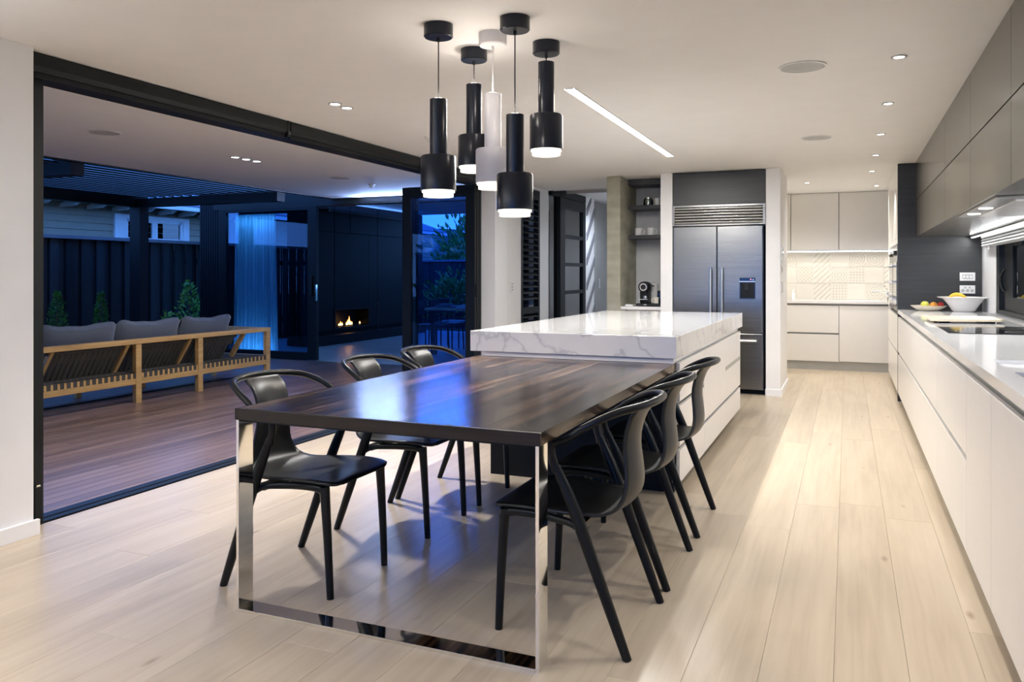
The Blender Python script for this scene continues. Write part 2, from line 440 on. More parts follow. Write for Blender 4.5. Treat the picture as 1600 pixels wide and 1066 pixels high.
# ================================================================== the room shell
floor = struct(put('floor', G().box(-3.80, 1.25, -3.2, 12.6, -0.12, -0.015), 'subfloor'), 'pale oak plank floor of the kitchen and dining room', 'floor')
plank_me = {}
def plank(w, l, t, mat, key, bevel=0.0006):
    if (key, w, l) not in plank_me:
        g = G(); b = bevel
        g.v = [(-w/2, -l/2, -t), (w/2, -l/2, -t), (w/2, l/2, -t), (-w/2, l/2, -t),
               (-w/2, -l/2, -b), (w/2, -l/2, -b), (w/2, l/2, -b), (-w/2, l/2, -b),
               (-w/2+b, -l/2+b, 0), (w/2-b, -l/2+b, 0), (w/2-b, l/2-b, 0), (-w/2+b, l/2-b, 0)]
        g.f = [(0, 3, 2, 1), (8, 9, 10, 11)] + [(a, (a+1) % 4, 4+(a+1) % 4, 4+a) for a in range(4)] + [(4+a, 4+(a+1) % 4, 8+(a+1) % 4, 8+a) for a in range(4)]
        me = mesh_of(key, g); me.materials.append(MATS[mat]); plank_me[(key, w, l)] = me
    return plank_me[(key, w, l)]
def lay(parent, name, mat, x0, x1, y0, y1, w, gap, t, lens, ztop):
    x = x0
    while x < x1 - 1e-6:
        y = y0 - random.random() * lens[-1] * 0.8
        while y < y1:
            l = random.choice(lens)
            a, b = max(y, y0), min(y + l, y1)
            if b - a > 0.15:
                q = round((b - a) * 20) / 20
                piece(plank(w - gap, q - gap, t, mat, name), name, parent, (x + w / 2, a + q / 2, ztop))
                b = a + q
            y = b
        x += w
lay(floor, 'floor_board', 'oak_floor', -3.78, 0.62, -3.2, 12.0, 0.22, 0.0008, 0.014, (1.9, 2.2, 2.6), 0.0)

ceil = G().box(-3.74, 1.3, -0.2, 10.05, CZ, CZ + 0.12).box(-2.4, 1.3, 10.05, 12.2, CZ, CZ + 0.12)
struct(put('ceiling', ceil, 'ceiling_paint'), 'white plasterboard ceiling over kitchen and dining table', 'ceiling')
struct(put('wall_left', G().box(-3.86, -3.66, -3.2, 2.70, 0, CZ), 'white_paint', bev=0.003), 'white wall at the left beside the folding door opening', 'wall')
struct(put('baseboard_left', G().box(-3.66, -3.64, -3.2, 2.72, 0, 0.075).box(-3.86, -3.66, 2.70, 2.72, 0, 0.02), 'trim_white', bev=0.002), 'white skirting board under the left wall', 'skirting')
wf = G().box(-3.86, -3.66, 8.546, 9.02, 0, CZ).box(-3.86, -3.66, 9.656, 10.0, 0, CZ).box(-3.86, -3.66, 9.02, 9.656, 0, 0.30).box(-3.86, -3.66, 9.02, 9.656, 2.34, CZ)
struct(put('wall_left_far', wf, 'white_paint'), 'cream wall around the louvred shutter window', 'wall')
struct(put('trim_1', G().box(-3.88, -3.645, 8.21, 8.546, 0, CZ), 'trim_white'), 'white jamb lining beside the folded door stack', 'trim')
# invented rear space; tall dusk window added for blue reflections and light
struct(put('ceiling_rear', G().box(-3.86, 1.3, -3.3, -0.1, 4.2, 4.3), 'ceiling_paint'), 'raised ceiling over the added double height space behind the viewer', 'ceiling')
struct(put('wall_upper_rear', G().box(-3.86, -3.74, -3.2, -0.1, CZ, 4.2).box(1.2, 1.3, -3.2, -0.1, CZ, 4.2).box(-3.74, 1.2, -0.2, -0.1, CZ + 0.12, 4.2), 'white_paint'), 'upper walls of the added double height space behind the viewer', 'wall')
wr = G().box(-3.86, -3.4, -3.3, -3.2, 0, 4.2).box(0.7, 1.3, -3.3, -3.2, 0, 4.2).box(-3.4, 0.7, -3.3, -3.2, 4.0, 4.2).box(-3.4, 0.7, -3.3, -3.2, 0, 0.05)
struct(put('wall_rear', wr, 'white_paint'), 'white wall behind the viewer with added wide window', 'wall')
w3 = sroot('window_3', 'added tall black framed window wall behind the viewer', 'window', (-1.9, -3.25, 0.05))
g = G()
for x in (-3.4, -2.05, -0.70, 0.65): g.box(x, x + 0.05, -3.28, -3.22, 0.05, 4.0)
g.box(-3.4, 0.7, -3.28, -3.22, 0.05, 0.1).box(-3.4, 0.7, -3.28, -3.22, 3.95, 4.0).box(-3.4, 0.7, -3.28, -3.22, 2.3, 2.36)
put('frame', g, 'black_metal', w3)
for x in (-3.35, -2.0, -0.65): put('pane', G().box(x, x + 1.30, -3.255, -3.245, 0.1, 3.95), 'pane_clear', w3)
# right wall with the kitchen window
wr = G().box(1.2, 1.3, -3.2, 2.6, 0, CZ).box(1.2, 1.3, 8.12, 12.2, 0, CZ).box(1.2, 1.3, 2.6, 8.12, 0, 0.925).box(1.2, 1.3, 2.6, 8.12, 1.62, CZ)
struct(put('wall_right', wr, 'white_paint'), 'white wall behind the long kitchen bench', 'wall')
w1 = sroot('window_1', 'dark framed kitchen window above the bench', 'window', (1.27, 5.4, 0.93))
put('frame', G().box(1.205, 1.29, 7.98, 8.115, 0.93, 1.60).box(1.205, 1.29, 2.62, 7.98, 1.545, 1.60).box(1.205, 1.29, 2.62, 7.98, 0.93, 0.965), 'black_metal', w1)
sash = put('sash', G().box(1.235, 1.275, 7.10, 7.90, 0.965, 1.08).box(1.235, 1.275, 7.19, 7.90, 1.50, 1.545).box(1.235, 1.275, 7.55, 7.90, 1.08, 1.50).box(1.235, 1.275, 2.62, 7.10, 0.965, 1.06), 'black_joinery', w1)
put('handle', G().tube(spline([(1.225, 7.84, 1.13), (1.20, 7.84, 1.18), (1.198, 7.84, 1.26), (1.225, 7.84, 1.31)], 5), 0.012, 8), 'black_metal', sash, True)
put('pane', G().box(1.25, 1.256, 2.62, 7.55, 1.06, 1.545), 'pane_clear', w1)
put('sill', G().box(1.15, 1.21, 2.62, 8.12, 0.921, 0.93), 'aluminium', w1)
tag(put('boundary_wall', G().box(2.0, 2.15, 0, 9.5, -0.2, 2.6), 'white_joinery'), 'pale wall outside the kitchen window', 'wall')
wl_ = thing('boundary_fill_light', 'slim unseen light added outside above the kitchen window', 'light', (1.33, 6.4, 2.1))  # unseen lamp added to brighten the pale wall outside
put('housing', G().box(1.301, 1.36, 5.4, 7.6, 2.1, 2.16), 'black_metal', wl_)
light('boundary_fill_lamp', 'AREA', wl_, (1.40, 6.5, 2.12), 22, (1.0, 0.97, 0.94), (0, R(-60), 0), shape='RECTANGLE', size=0.05, size_y=2.2)
# fridge bay, pier, niche, pantry shell
struct(put('wall_pier', G().box(-0.786, -0.64, 8.74, 9.72, 0, CZ), 'white_paint', bev=0.003), 'white pier wall to the right of the fridge', 'wall')
struct(put('baseboard_pier', G().box(-0.79, -0.625, 8.722, 8.74, 0, 0.075).box(-0.64, -0.625, 8.722, 9.735, 0, 0.075), 'trim_white', bev=0.002), 'white skirting around the pier beside the fridge', 'skirting')
struct(put('wall_fridge_bay', G().box(-1.893, -1.762, 8.74, 9.55, 0, CZ), 'white_paint', bev=0.003), 'narrow white wall between niche shelves and fridge', 'wall')
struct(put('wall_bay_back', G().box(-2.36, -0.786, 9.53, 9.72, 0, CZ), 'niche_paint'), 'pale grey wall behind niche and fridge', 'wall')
struct(put('wall_pantry_back', G().box(-1.7, 1.3, 12.0, 12.2, 0, CZ).box(-1.75, -1.65, 9.72, 12.0, 0, CZ), 'white_paint'), 'white back wall of the pantry', 'wall')
col = put('concrete_column', G().box(-2.516, -2.36, 8.79, 9.72, 0, CZ), 'concrete', bev=0.006)
struct(col, 'board-marked raw concrete column beside the niche shelves', 'column')
for z in (0.62, 0.95, 1.30, 1.52, 1.93, 2.16):
    put('board_seam', G().box(-2.512, -2.364, 8.7875, 8.7905, z, z + 0.006), 'concrete', col)
# hall beyond
struct(put('ceiling_hall', G().box(-3.9, -2.4, 10.05, 12.7, 2.43, 2.55).box(-3.9, -2.4, 10.0, 10.05, CZ, 2.55), 'ceiling_paint'), 'pale hall ceiling beyond the concrete column', 'ceiling')
struct(put('trim_hall', G().box(-3.62, -2.4, 10.55, 10.58, 2.39, 2.43), 'plastic_grey'), 'thin grey track across the hall ceiling', 'trim')
whl = struct(put('wall_hall_left', G().box(-3.72, -3.60, 11.45, 12.6, 0, 2.43), 'white_paint'), 'white hall wall with raised diagonal grey bands', 'wall')
struct(put('wall_hall_right', G().box(-2.42, -2.36, 9.72, 12.6, 0, 2.43), 'white_paint'), 'white right wall of the hall', 'wall')
struct(put('wall_hall_end', G().box(-3.72, -2.36, 12.6, 12.7, 0, 2.43), 'white_paint'), 'white end wall of the hall', 'wall')
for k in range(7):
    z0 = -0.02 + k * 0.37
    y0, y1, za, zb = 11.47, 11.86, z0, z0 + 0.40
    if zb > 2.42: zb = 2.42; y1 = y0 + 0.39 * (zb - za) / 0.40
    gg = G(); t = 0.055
    gg.prism([(y0, max(za - t, 0.002)), (y1, zb - t), (y1, min(zb + t, 2.425)), (y0, za + t)], -3.6, -3.585, 'yz'); put('batten', gg, 'band_grey', whl)  # raised diagonal bands in plain grey on the wall face
gd = put('door_4', G().box(-3.60, -3.57, 11.87, 12.58, 0, 2.40), 'grey_paint'); struct(gd, 'flush grey door at the end of the hall wall', 'door')
sw = thing('light_switch', 'small switch on the grey hall door panel', 'switch', (-3.57, 12.0, 1.1))
put('plate', G().box(-3.57, -3.562, 11.98, 12.06, 1.06, 1.20), 'aluminium', sw)
for z in (1.09, 1.13, 1.16): put('button', G().box(-3.562, -3.558, 12.005, 12.035, z, z + 0.018), 'plastic_grey', sw)
# glazed hall door and the side light next to it
d2 = sroot('door_2', 'dark framed glazed hall door with four stacked panes', 'door', (-3.63, 10.9, 0))
put('frame', G().box(-3.66, -3.60, 10.36, 10.50, 0, 2.32).box(-3.66, -3.60, 11.32, 11.44, 0, 2.32).box(-3.66, -3.60, 10.50, 11.32, 2.19, 2.32).box(-3.66, -3.60, 10.50, 11.32, 0, 0.25), 'black_joinery', d2)
for z in (0.62, 1.02, 1.41, 1.80): put('glazing_bar', G().box(-3.655, -3.605, 10.50, 11.32, z - 0.025, z + 0.025), 'black_joinery', d2)
for a, b in ((0.25, 0.595), (0.645, 0.995), (1.045, 1.385), (1.435, 1.775), (1.825, 2.19)): put('pane', G().box(-3.635, -3.629, 10.50, 11.32, a, b), 'pane_dark', d2)
d5 = sroot('window_5', 'dark side light between cream wall and hall door', 'window', (-3.63, 10.15, 0))
put('frame', G().box(-3.72, -3.60, 10.30, 10.355, 0, 2.43).box(-3.72, -3.60, 9.99, 10.36, 2.33, 2.43).box(-3.72, -3.60, 10.36, 11.45, 2.33, 2.43), 'black_joinery', d5)
put('pane', G().box(-3.655, -3.649, 10.0, 10.30, 0, 2.33), 'pane_dark', d5)

# louvred shutter in the cream wall
w2 = sroot('window_2', 'tall black louvred shutter in the cream wall', 'window', (-3.70, 9.34, 0.3))
put('frame', G().box(-3.72, -3.655, 9.02, 9.085, 0.30, 2.34).box(-3.72, -3.655, 9.60, 9.656, 0.30, 2.34).box(-3.72, -3.655, 9.085, 9.60, 2.22, 2.34).box(-3.72, -3.655, 9.085, 9.60, 0.30, 0.40).box(-3.72, -3.655, 9.085, 9.60, 0.78, 0.86), 'black_joinery', w2)
gl = G(); gl.bar((0, -0.2575, 0), (0, 0.2575, 0), 0.07, 0.008, (0.5, 0, 0.85)); sl = mesh_of('slat', gl); sl.materials.append(MATS['black_metal'])
z = 0.45
while z < 2.20:
    if not 0.76 < z < 0.90: piece(sl, 'slat', w2, (0.02, 0.0025, z - 0.3))
    z += 0.075
put('pane', G().box(-3.80, -3.795, 9.02, 9.656, 0.30, 2.34), 'pane_clear', w2)
sw = thing('light_switch', 'slim wall switch on cream wall left of the louvred shutter', 'switch', (-3.66, 8.72, 1.06))
put('plate', G().box(-3.66, -3.65, 8.68, 8.76, 1.055, 1.19), 'plastic_white', sw, bev=0.002)
for z in (1.08, 1.115, 1.15): put('button', G().box(-3.65, -3.646, 8.70, 8.74, z, z + 0.02), 'plastic_grey', sw)

# ------------------------------------------------------------------ the folding door opening
struct(put('trim_2', G().box(-3.93, -3.76, 2.70, 8.21, 2.27, CZ), 'black_metal'), 'black head track over the folding door opening', 'trim')
fr = put('trim_3', G().box(-3.92, -3.775, 2.70, 2.838, 0, 2.27), 'black_metal'); struct(fr, 'black door jamb against the left white wall', 'trim')
put('pull', G().box(-3.775, -3.755, 2.775, 2.82, 0.03, 0.20), 'black_joinery', fr, bev=0.004)
put('catch', G().box(-3.775, -3.76, 2.79, 2.81, 0.20, 0.208), 'chrome', fr)
th = put('trim_4', G().box(-3.93, -3.80, 2.70, 8.21, -0.03, 0.004).box(-3.86, -3.852, 2.70, 8.21, 0.004, 0.008), 'black_metal'); struct(th, 'black floor track along the door opening', 'trim')
for k, (a, b, lab) in enumerate(((2.705, 4.715, 'black roller blind cassette starting at the left white wall'), (4.735, 6.685, 'middle black roller blind cassette above the door opening'), (6.705, 8.20, 'black roller blind cassette behind the pendant lights'))):
    bc = thing('roller_blind', lab, 'blind', (-3.75, (a + b) / 2, 2.26), 'roller blinds over the door opening')
    gg = G().prism([(-3.757, CZ - 0.002), (-3.725, CZ - 0.002), (-3.72, CZ - 0.012), (-3.72, 2.31), (-3.735, 2.285), (-3.757, 2.285)], a, b, 'xz')
    put('cassette', gg, 'black_metal', bc, bev=0.003)
    put('bottom_rail', G().box(-3.755, -3.738, a + 0.01, b - 0.01, 2.255, 2.284), 'black_joinery', bc, bev=0.003)
    put('end_bracket', G().box(-3.757, -3.716, b - 0.02, b + 0.004, 2.262, CZ - 0.002), 'black_joinery', bc, bev=0.003)
    if k < 2: put('chain_clip', G().box(-3.735, -3.722, b + 0.004, b + 0.012, 2.275, 2.305), 'plastic_white', bc)

def leaf(name, label, x0, x1, y, t=0.05):
    d = sroot(name, label, 'door', ((x0 + x1) / 2, y, 0.01))
    z0, z1, s = 0.01, 2.265, 0.11
    put('frame', G().box(x0, x0 + s, y, y + t, z0, z1).box(x1 - s, x1, y, y + t, z0, z1).box(x0 + s, x1 - s, y, y + t, z1 - s, z1).box(x0 + s, x1 - s, y, y + t, z0, z0 + 0.14), 'black_joinery', d, bev=0.003)
    put('pane', G().box(x0 + s, x1 - s, y + t * .45, y + t * .55, z0 + 0.14, z1 - s), 'pane_blue', d)
    return d
d = leaf('door_1', 'folded black framed glass door leaf nearest the dining table', -4.72, -3.80, 8.00)
put('hinge', G().tube([(-3.79, 8.03, 1.02), (-3.79, 8.03, 1.16)], 0.014, 8), 'black_metal', d, True)
for k, yy in enumerate((8.065, 8.13)):
    leaf('door_1', ('second', 'rearmost')[k] + ' leaf in the folded glass door stack', -4.72, -3.80, yy)

# ------------------------------------------------------------------ covered deck
deck = struct(put('deck', G().box(-10.6, -3.93, -2.6, 9.80, -0.16, -0.045), 'deck_joist'), 'reddish hardwood deck outside the folding doors', 'deck')
lay(deck, 'deck_board', 'deck_timber', -7.08, -3.931, 2.0, 9.80, 0.09, 0.005, 0.022, (2.4, 3.0, 3.6), -0.012)
g = G(); x = -10.6
while x < -7.09:
    g.box(x + 0.0025, x + 0.0875, -2.6, 9.80, -0.034, -0.012); x += 0.09
g.box(-7.08, -3.94, -2.6, 1.99, -0.034, -0.012)
o = put('far_decking', g, 'deck_timber', deck, fix=False); o['kind'] = 'stuff'
sof = struct(put('ceiling_outside', G().box(-6.93, -3.93, -2.9, 9.75, CZ, CZ + 0.2).box(-3.93, -3.74, -2.9, 9.75, CZ + 0.001, CZ + 0.2), 'ceiling_paint'), 'pale soffit over the deck', 'ceiling')  # extended out of view behind the viewer to cover reflected sky
put('joint_line', G().box(-4.215, -4.20, 2.6, 9.75, CZ - 0.004, CZ), 'plastic_white', sof)
struct(put('trim_5', G().box(-7.0, -6.93, -2.9, 9.75, CZ - 0.012, CZ + 0.25), 'black_metal'), 'black fascia along the outer edge of the soffit', 'trim')
struct(put('ground', G().box(-60, 40, -30, 90, -0.5, -0.2), 'lawn'), 'dark garden ground around the house', 'ground')

# pergola
pg = thing('pergola', 'dark louvred pergola beyond the soffit', 'pergola', (-9.56, 8.70, -0.02))
put('post', G().box(-9.66, -9.46, 8.62, 8.78, -0.02, 2.25), 'cladding', pg)
put('post', G().box(-9.66, -9.46, 2.3, 2.46, -0.02, 2.25), 'cladding', pg)
put('beam', G().box(-9.66, -9.52, -2.5, 8.78, 2.25, 2.42), 'cladding', pg)
put('beam', G().box(-9.52, -7.0, 8.62, 8.78, 2.25, 2.37), 'cladding', pg)
put('beam', G().box(-9.52, -7.0, 5.55, 5.70, 2.25, 2.42), 'cladding', pg)
put('beam', G().box(-9.52, -7.0, 2.3, 2.46, 2.25, 2.42), 'cladding', pg)
put('ledger', G().box(-7.06, -7.001, -2.5, 8.78, 2.40, 2.50), 'cladding', pg)
for y0, y1 in ((5.70, 8.66), (2.46, 5.55), (-2.5, 2.3)):  # the last bay is added out of view to cover reflected sky
    gl = G().bar((0, -(y1 - y0) / 2, 0), (0, (y1 - y0) / 2, 0), 0.168, 0.016, (0.36, 0, 0.93)); me = mesh_of('louvre', gl); me.materials.append(MATS['cladding'])
    x = -9.42
    while x < -7.1:
        piece(me, 'louvre', pg, (x + 9.56, (y0 + y1) / 2 - 8.70, 2.43)); x += 0.165

# boundary fence
fe = thing('timber_fence', 'tall dark stained vertical board fence behind the deck', 'fence', (-10.65, 9.5, -0.2))
for y0, y1 in ((3.0, 9.6), (9.6, 16.6)):
    put('cap_rail', G().box(-10.73, -10.58, y0, y1, 1.80, 1.85), 'fence_cap', fe)
put('rail', G().box(-10.74, -10.70, 3.0, 16.6, 1.45, 1.55).box(-10.74, -10.70, 3.0, 16.6, 0.3, 0.4), 'fence_stain', fe)
bw = mesh_of('fence_board', G().box(-0.012, 0.012, -0.066, 0.066, 0, 2.0)); bw.materials.append(MATS['fence_stain'])
bn = mesh_of('fence_board', G().box(-0.012, 0.012, -0.088, 0.088, 0, 2.0)); bn.materials.append(MATS['fence_stain'])
y = 3.1
k = 0
while y < 16.5:
    piece((bn, bw)[k % 2], 'fence_board', fe, (-0.055 + 0.05 * (k % 2), y - 9.5, 0.0)); y += 0.13; k += 1

fr_ = thing('timber_fence', 'dark return fence added behind the viewer to block sky reflections', 'fence', (-7.3, -2.8, -0.2))  # unseen fence added to keep bare sky out of the glass reflections
put('cap_rail', G().box(-10.7, -3.9, -2.86, -2.72, 1.80, 1.85), 'fence_cap', fr_); put('rail', G().box(-10.7, -3.9, -2.86, -2.83, 1.4, 1.5), 'fence_stain', fr_)
fbm = mesh_of('fence_board', G().box(-0.075, 0.075, -0.012, 0.012, 0, 2.0)); fbm.materials.append(MATS['fence_stain'])
x = -10.62; k = 0
while x < -3.95: piece(fbm, 'fence_board', fr_, (x + 7.3, -0.01 + 0.026 * (k % 2), 0)); x += 0.13; k += 1

# neighbour's house
nh = thing('neighbour_house', 'grey weatherboard house with white window beyond the fence', 'house', (-13.0, 11.5, -0.2))
z = 1.45
wb = G(); wb.prism([(0.0, 0.0), (0.028, 0.0), (0.008, 0.135), (0.0, 0.135)], -5.0, 12.0, 'xz'); wbm = mesh_of('weatherboard', wb); wbm.materials.append(MATS['weatherboard'])
while z < 2.75: piece(wbm, 'weatherboard', nh, (0, 0.5, z + 0.2)); z += 0.13
put('wall', G().box(-13.3, -13.0, 6.5, 24.0, -0.2, 2.8), 'weatherboard', nh)
win = put('window', G().box(-12.985, -12.93, 11.2, 11.42, 1.80, 2.44).box(-12.985, -12.93, 12.92, 13.08, 1.80, 2.44).box(-12.985, -12.93, 11.42, 12.92, 2.36, 2.44).box(-12.985, -12.93, 11.42, 12.92, 1.78, 1.9).box(-12.985, -12.94, 12.10, 12.24, 1.9, 2.36)
    .box(-12.985, -12.945, 11.42, 11.52, 1.9, 2.36).box(-12.985, -12.945, 12.84, 12.92, 1.9, 2.36).box(-12.985, -12.945, 11.5, 12.86, 2.31, 2.36).box(-12.985, -12.945, 11.5, 12.86, 1.9, 2.0), 'white_joinery', nh)
for a, b in ((11.52, 12.10), (12.24, 12.84)): put('pane', G().box(-12.975, -12.968, a, b, 2.0, 2.31), 'pane_dark', win)
put('gutter', G().box(-12.5, -12.38, 6.5, 24.0, 2.565, 2.64), 'white_joinery', nh)
rf = put('roof', G().prism([(-12.42, 2.63), (-12.42, 2.66), (-15.5, 3.75), (-15.5, 3.70)], 6.5, 24.0, 'xz'), 'roof_iron', nh)
g = G(); y = 6.6
while y < 24.0: g.bar((-12.40, y, 2.675), (-15.5, y, 3.765), 0.05, 0.02); y += 0.12
put('corrugations', g, 'roof_iron', rf, fix=False)['kind'] = 'stuff'
y = 9.0
tl = mesh_of('rafter_tail', G().prism([(0, 0), (0.5, 0.10), (0.5, 0.02), (0.38, -0.04), (0.0, -0.06)], -0.03, 0.03, 'xz')); tl.materials.append(MATS['white_joinery'])
while y < 15: piece(tl, 'rafter_tail', nh, (0, y - 11.5, 2.74)); y += 0.55

# ------------------------------------------------------------------ the far wing: outdoor room with fireplace
struct(put('paving', G().box(-10.4, -3.9, 9.85, 16.2, -0.2, -0.01), 'paving'), 'pale paving of the outdoor fireplace room', 'floor')
struct(put('ceiling_wing', G().box(-10.0, -3.95, 9.95, 16.0, 2.62, 2.75), 'ceiling_paint'), 'ceiling of the outdoor fireplace room', 'ceiling')
struct(put('trim_6', G().box(-9.2, -3.93, 9.80, 9.95, 2.28, 2.62).box(-9.2, -7.0, 9.76, 9.95, 2.62, 2.75), 'black_metal'), 'dark lintel beam over the far sliding door', 'trim')
struct(put('wall_wing_end', G().box(-7.0, -3.72, 16.05, 16.15, -0.2, 2.9), 'cladding'), 'dark end wall of the outdoor room, added to hide bright sky', 'wall')  # added to block the bright sky behind the hall door glass
cl = thing('batten_cladding', 'dark vertical batten cladding beside the far sliding door', 'cladding', (-9.29, 9.9, 0))
put('backing', G().box(-9.50, -9.09, 9.86, 10.0, -0.02, 2.62), 'cladding', cl)
bm_ = mesh_of('batten', G().box(-0.017, 0.017, -0.02, 0.02, 0, 2.6)); bm_.materials.append(MATS['cladding'])
for k in range(9): piece(bm_, 'batten', cl, (-0.185 + k * 0.046, -0.06, 0.0))
d3 = sroot('door_3', 'large dark framed sliding glass door beside the fireplace room', 'door', (-8.15, 9.83, 0))
put('frame', G().box(-9.09, -8.95, 9.80, 9.86, 0, 2.28).box(-7.40, -7.24, 9.80, 9.86, 0, 2.28).box(-8.95, -7.40, 9.80, 9.86, 2.23, 2.28).box(-8.95, -7.40, 9.80, 9.86, 0, 0.11), 'black_joinery', d3, bev=0.003)
put('pane', G().box(-8.95, -7.40, 9.825, 9.832, 0.11, 2.23), 'pane_tinted', d3)
hd = put('handle', G().box(-7.36, -7.30, 9.775, 9.80, 0.95, 1.25), 'black_metal', d3, bev=0.006)
put('lock', G().box(-7.255, -7.235, 9.78, 9.82, 0.88, 1.12), 'chrome', d3, bev=0.003)
# sheer curtain behind the glass
rows = []
for i in range(13):
    s = i / 12.0; zz = -0.005 + 2.225 * s; row = []
    fl = 1.0 - 0.18 * math.sin(min(1, s * 1.2) * math.pi * .5)
    for k in range(161):
        t = k / 160.0
        xx = -9.02 + 0.80 * t * (1.0 + 0.06 * (1 - s)) - 0.05 * (1 - s) * (1 - t)
        row.append((xx, 10.08 + 0.035 * fl * math.sin(t * 75 + 0.7 * math.sin(t * 9) + (1 - s) * 0.6) + 0.012 * math.sin(t * 31 + s), zz))
    rows.append(row)
cu = thing('sheer_curtain', 'sheer pale curtain behind the far sliding glass door', 'curtain', (-8.6, 10.08, -0.01))
put('fabric', G().grid(rows), 'sheer_curtain', cu, True, fix=False)
light('curtain_fill_top', 'AREA', cu, (-8.6, 9.92, 2.20), 9, (0.14, 0.55, 1.0), (R(8), 0, 0), shape='RECTANGLE', size=0.85, size_y=0.03)  # unseen lamp added so the curtain glows blue
put('curtain_fill_strip', G().box(-9.0, -8.2, 9.90, 9.93, -0.01, 0.0), 'blue_fill_glow', cu)  # glowing strip added for the lower curtain lamp
light('curtain_fill_low', 'AREA', cu, (-8.6, 9.915, 0.005), 9, (0.14, 0.55, 1.0), (R(172), 0, 0), shape='RECTANGLE', size=0.8, size_y=0.03)  # second added lamp, evens out the curtain from below
put('rail', G().box(-9.08, -7.2, 10.05, 10.11, 2.22, 2.26).box(-9.08, -9.05, 9.95, 10.11, 2.22, 2.26), 'black_metal', cu)
# fireplace wall: large dark panels
fw = sroot('wall_fireplace', 'black panelled wall holding the gas fire', 'wall', (-8.95, 13.6, 0))
put('backing', G().box(-9.2, -8.93, 11.6, 12.61, 0, 2.62).box(-9.2, -8.93, 13.77, 16.0, 0, 2.62).box(-9.2, -8.93, 12.61, 13.77, 0.60, 2.62).box(-9.2, -8.93, 12.61, 13.77, 0, 0.24), 'fire_black', fw)
for a, b in ((11.6, 12.60), (12.61, 13.12), (13.13, 14.10), (14.11, 15.99)):
    put('panel', G().box(-8.93, -8.90, a, b - 0.008, 2.07, 2.61), 'hearth_stone', fw)
    if b <= 12.62 or a >= 14.0: put('panel', G().box(-8.93, -8.90, a, b - 0.008, 0.22, 2.058), 'hearth_stone', fw)
put('panel', G().box(-8.93, -8.90, 12.61, 13.777, 0.60, 2.058), 'hearth_stone', fw); put('panel', G().box(-8.93, -8.90, 13.785, 14.095, 0.22, 2.058), 'hearth_stone', fw)
struct(put('hearth', G().box(-8.90, -8.62, 11.6, 15.6, -0.01, 0.16), 'hearth_stone', bev=0.004), 'low dark hearth ledge below the gas fire', 'hearth')
fp = thing('gas_fireplace', 'linear gas fireplace with small flames', 'fireplace', (-9.0, 13.19, 0.24))
put('firebox', G().box(-9.2, -9.17, 12.63, 13.75, 0.25, 0.59).box(-9.17, -8.90, 12.62, 12.64, 0.25, 0.59).box(-9.17, -8.90, 13.74, 13.76, 0.25, 0.59).box(-9.17, -8.90, 12.64, 13.74, 0.24, 0.27), 'fire_black', fp)
put('surround', G().box(-8.905, -8.885, 12.59, 12.625, 0.225, 0.62).box(-8.905, -8.885, 13.755, 13.79, 0.225, 0.62).box(-8.905, -8.885, 12.625, 13.755, 0.59, 0.62).box(-8.905, -8.885, 12.625, 13.755, 0.225, 0.255), 'black_metal', fp)
put('burner', G().box(-9.08, -9.0, 12.8, 13.6, 0.27, 0.285), 'black_metal', fp)
for yy, h in ((12.74, 0.05), (12.95, 0.045), (13.0, 0.08), (13.05, 0.06), (13.2, 0.06), (13.24, 0.10), (13.29, 0.17), (13.33, 0.08), (13.38, 0.06), (13.66, 0.05)):
    put('flame', G().lathe([(0.006, 0.285), (0.016, 0.285 + h * .25), (0.010, 0.285 + h * .6), (0.001, 0.285 + h)], (-9.04, yy, 0), 8), 'flame', fp, True)
light('fire_glow', 'POINT', fp, (-9.0, 13.2, 0.42), 0.5, (1, 0.45, 0.15), shadow_soft_size=0.06)
tag(put('fire_tool', G().tube([(-8.72, 13.83, 0.16), (-8.72, 13.83, 0.66)], 0.012, 8).lathe([(0.03, 0.0), (0.03, 0.03), (0.0, 0.04)], (-8.72, 13.83, 0.66), 12).lathe([(0.06, 0.16), (0.06, 0.17), (0.0, 0.172)], (-8.72, 13.83, 0), 14), 'black_metal', None, True, loc=(-8.72, 13.83, 0.16)), 'thin dark poker stand to the right of the gas fire', 'fire tool')
# added cove strips, unseen, that supply the blue-white light on both ceilings
cv = thing('cove_fill', 'added blue-white cove strip along the far end of the soffit', 'light strip', (-5.5, 9.77, 2.20))
put('channel', G().box(-6.92, -3.95, 9.74, 9.80, 2.28, 2.29).box(-6.92, -3.95, 9.735, 9.742, 2.28, 2.305), 'black_metal', cv); put('diffuser', G().box(-6.9, -3.97, 9.75, 9.79, 2.29, 2.294), 'blue_fill_glow', cv)
light('cove_fill_lamp', 'AREA', cv, (-5.3, 9.735, 2.312), 40, (0.34, 0.50, 1.0), (R(180 + 62), 0, 0), shape='RECTANGLE', size=2.3, size_y=0.03)
cv = thing('cove_fill', 'blue cove strip added to tint the fireplace room ceiling', 'light strip', (-8.85, 13.6, 2.63))  # unseen strip added in place of blue sky light on this ceiling
put('channel', G().box(-8.895, -8.85, 11.7, 15.5, 2.44, 2.455), 'black_metal', cv)
light('cove_fill_lamp', 'AREA', cv, (-8.84, 13.6, 2.47), 5, (0.10, 0.28, 1.0), (R(180), R(20), 0), shape='RECTANGLE', size=0.03, size_y=3.6)

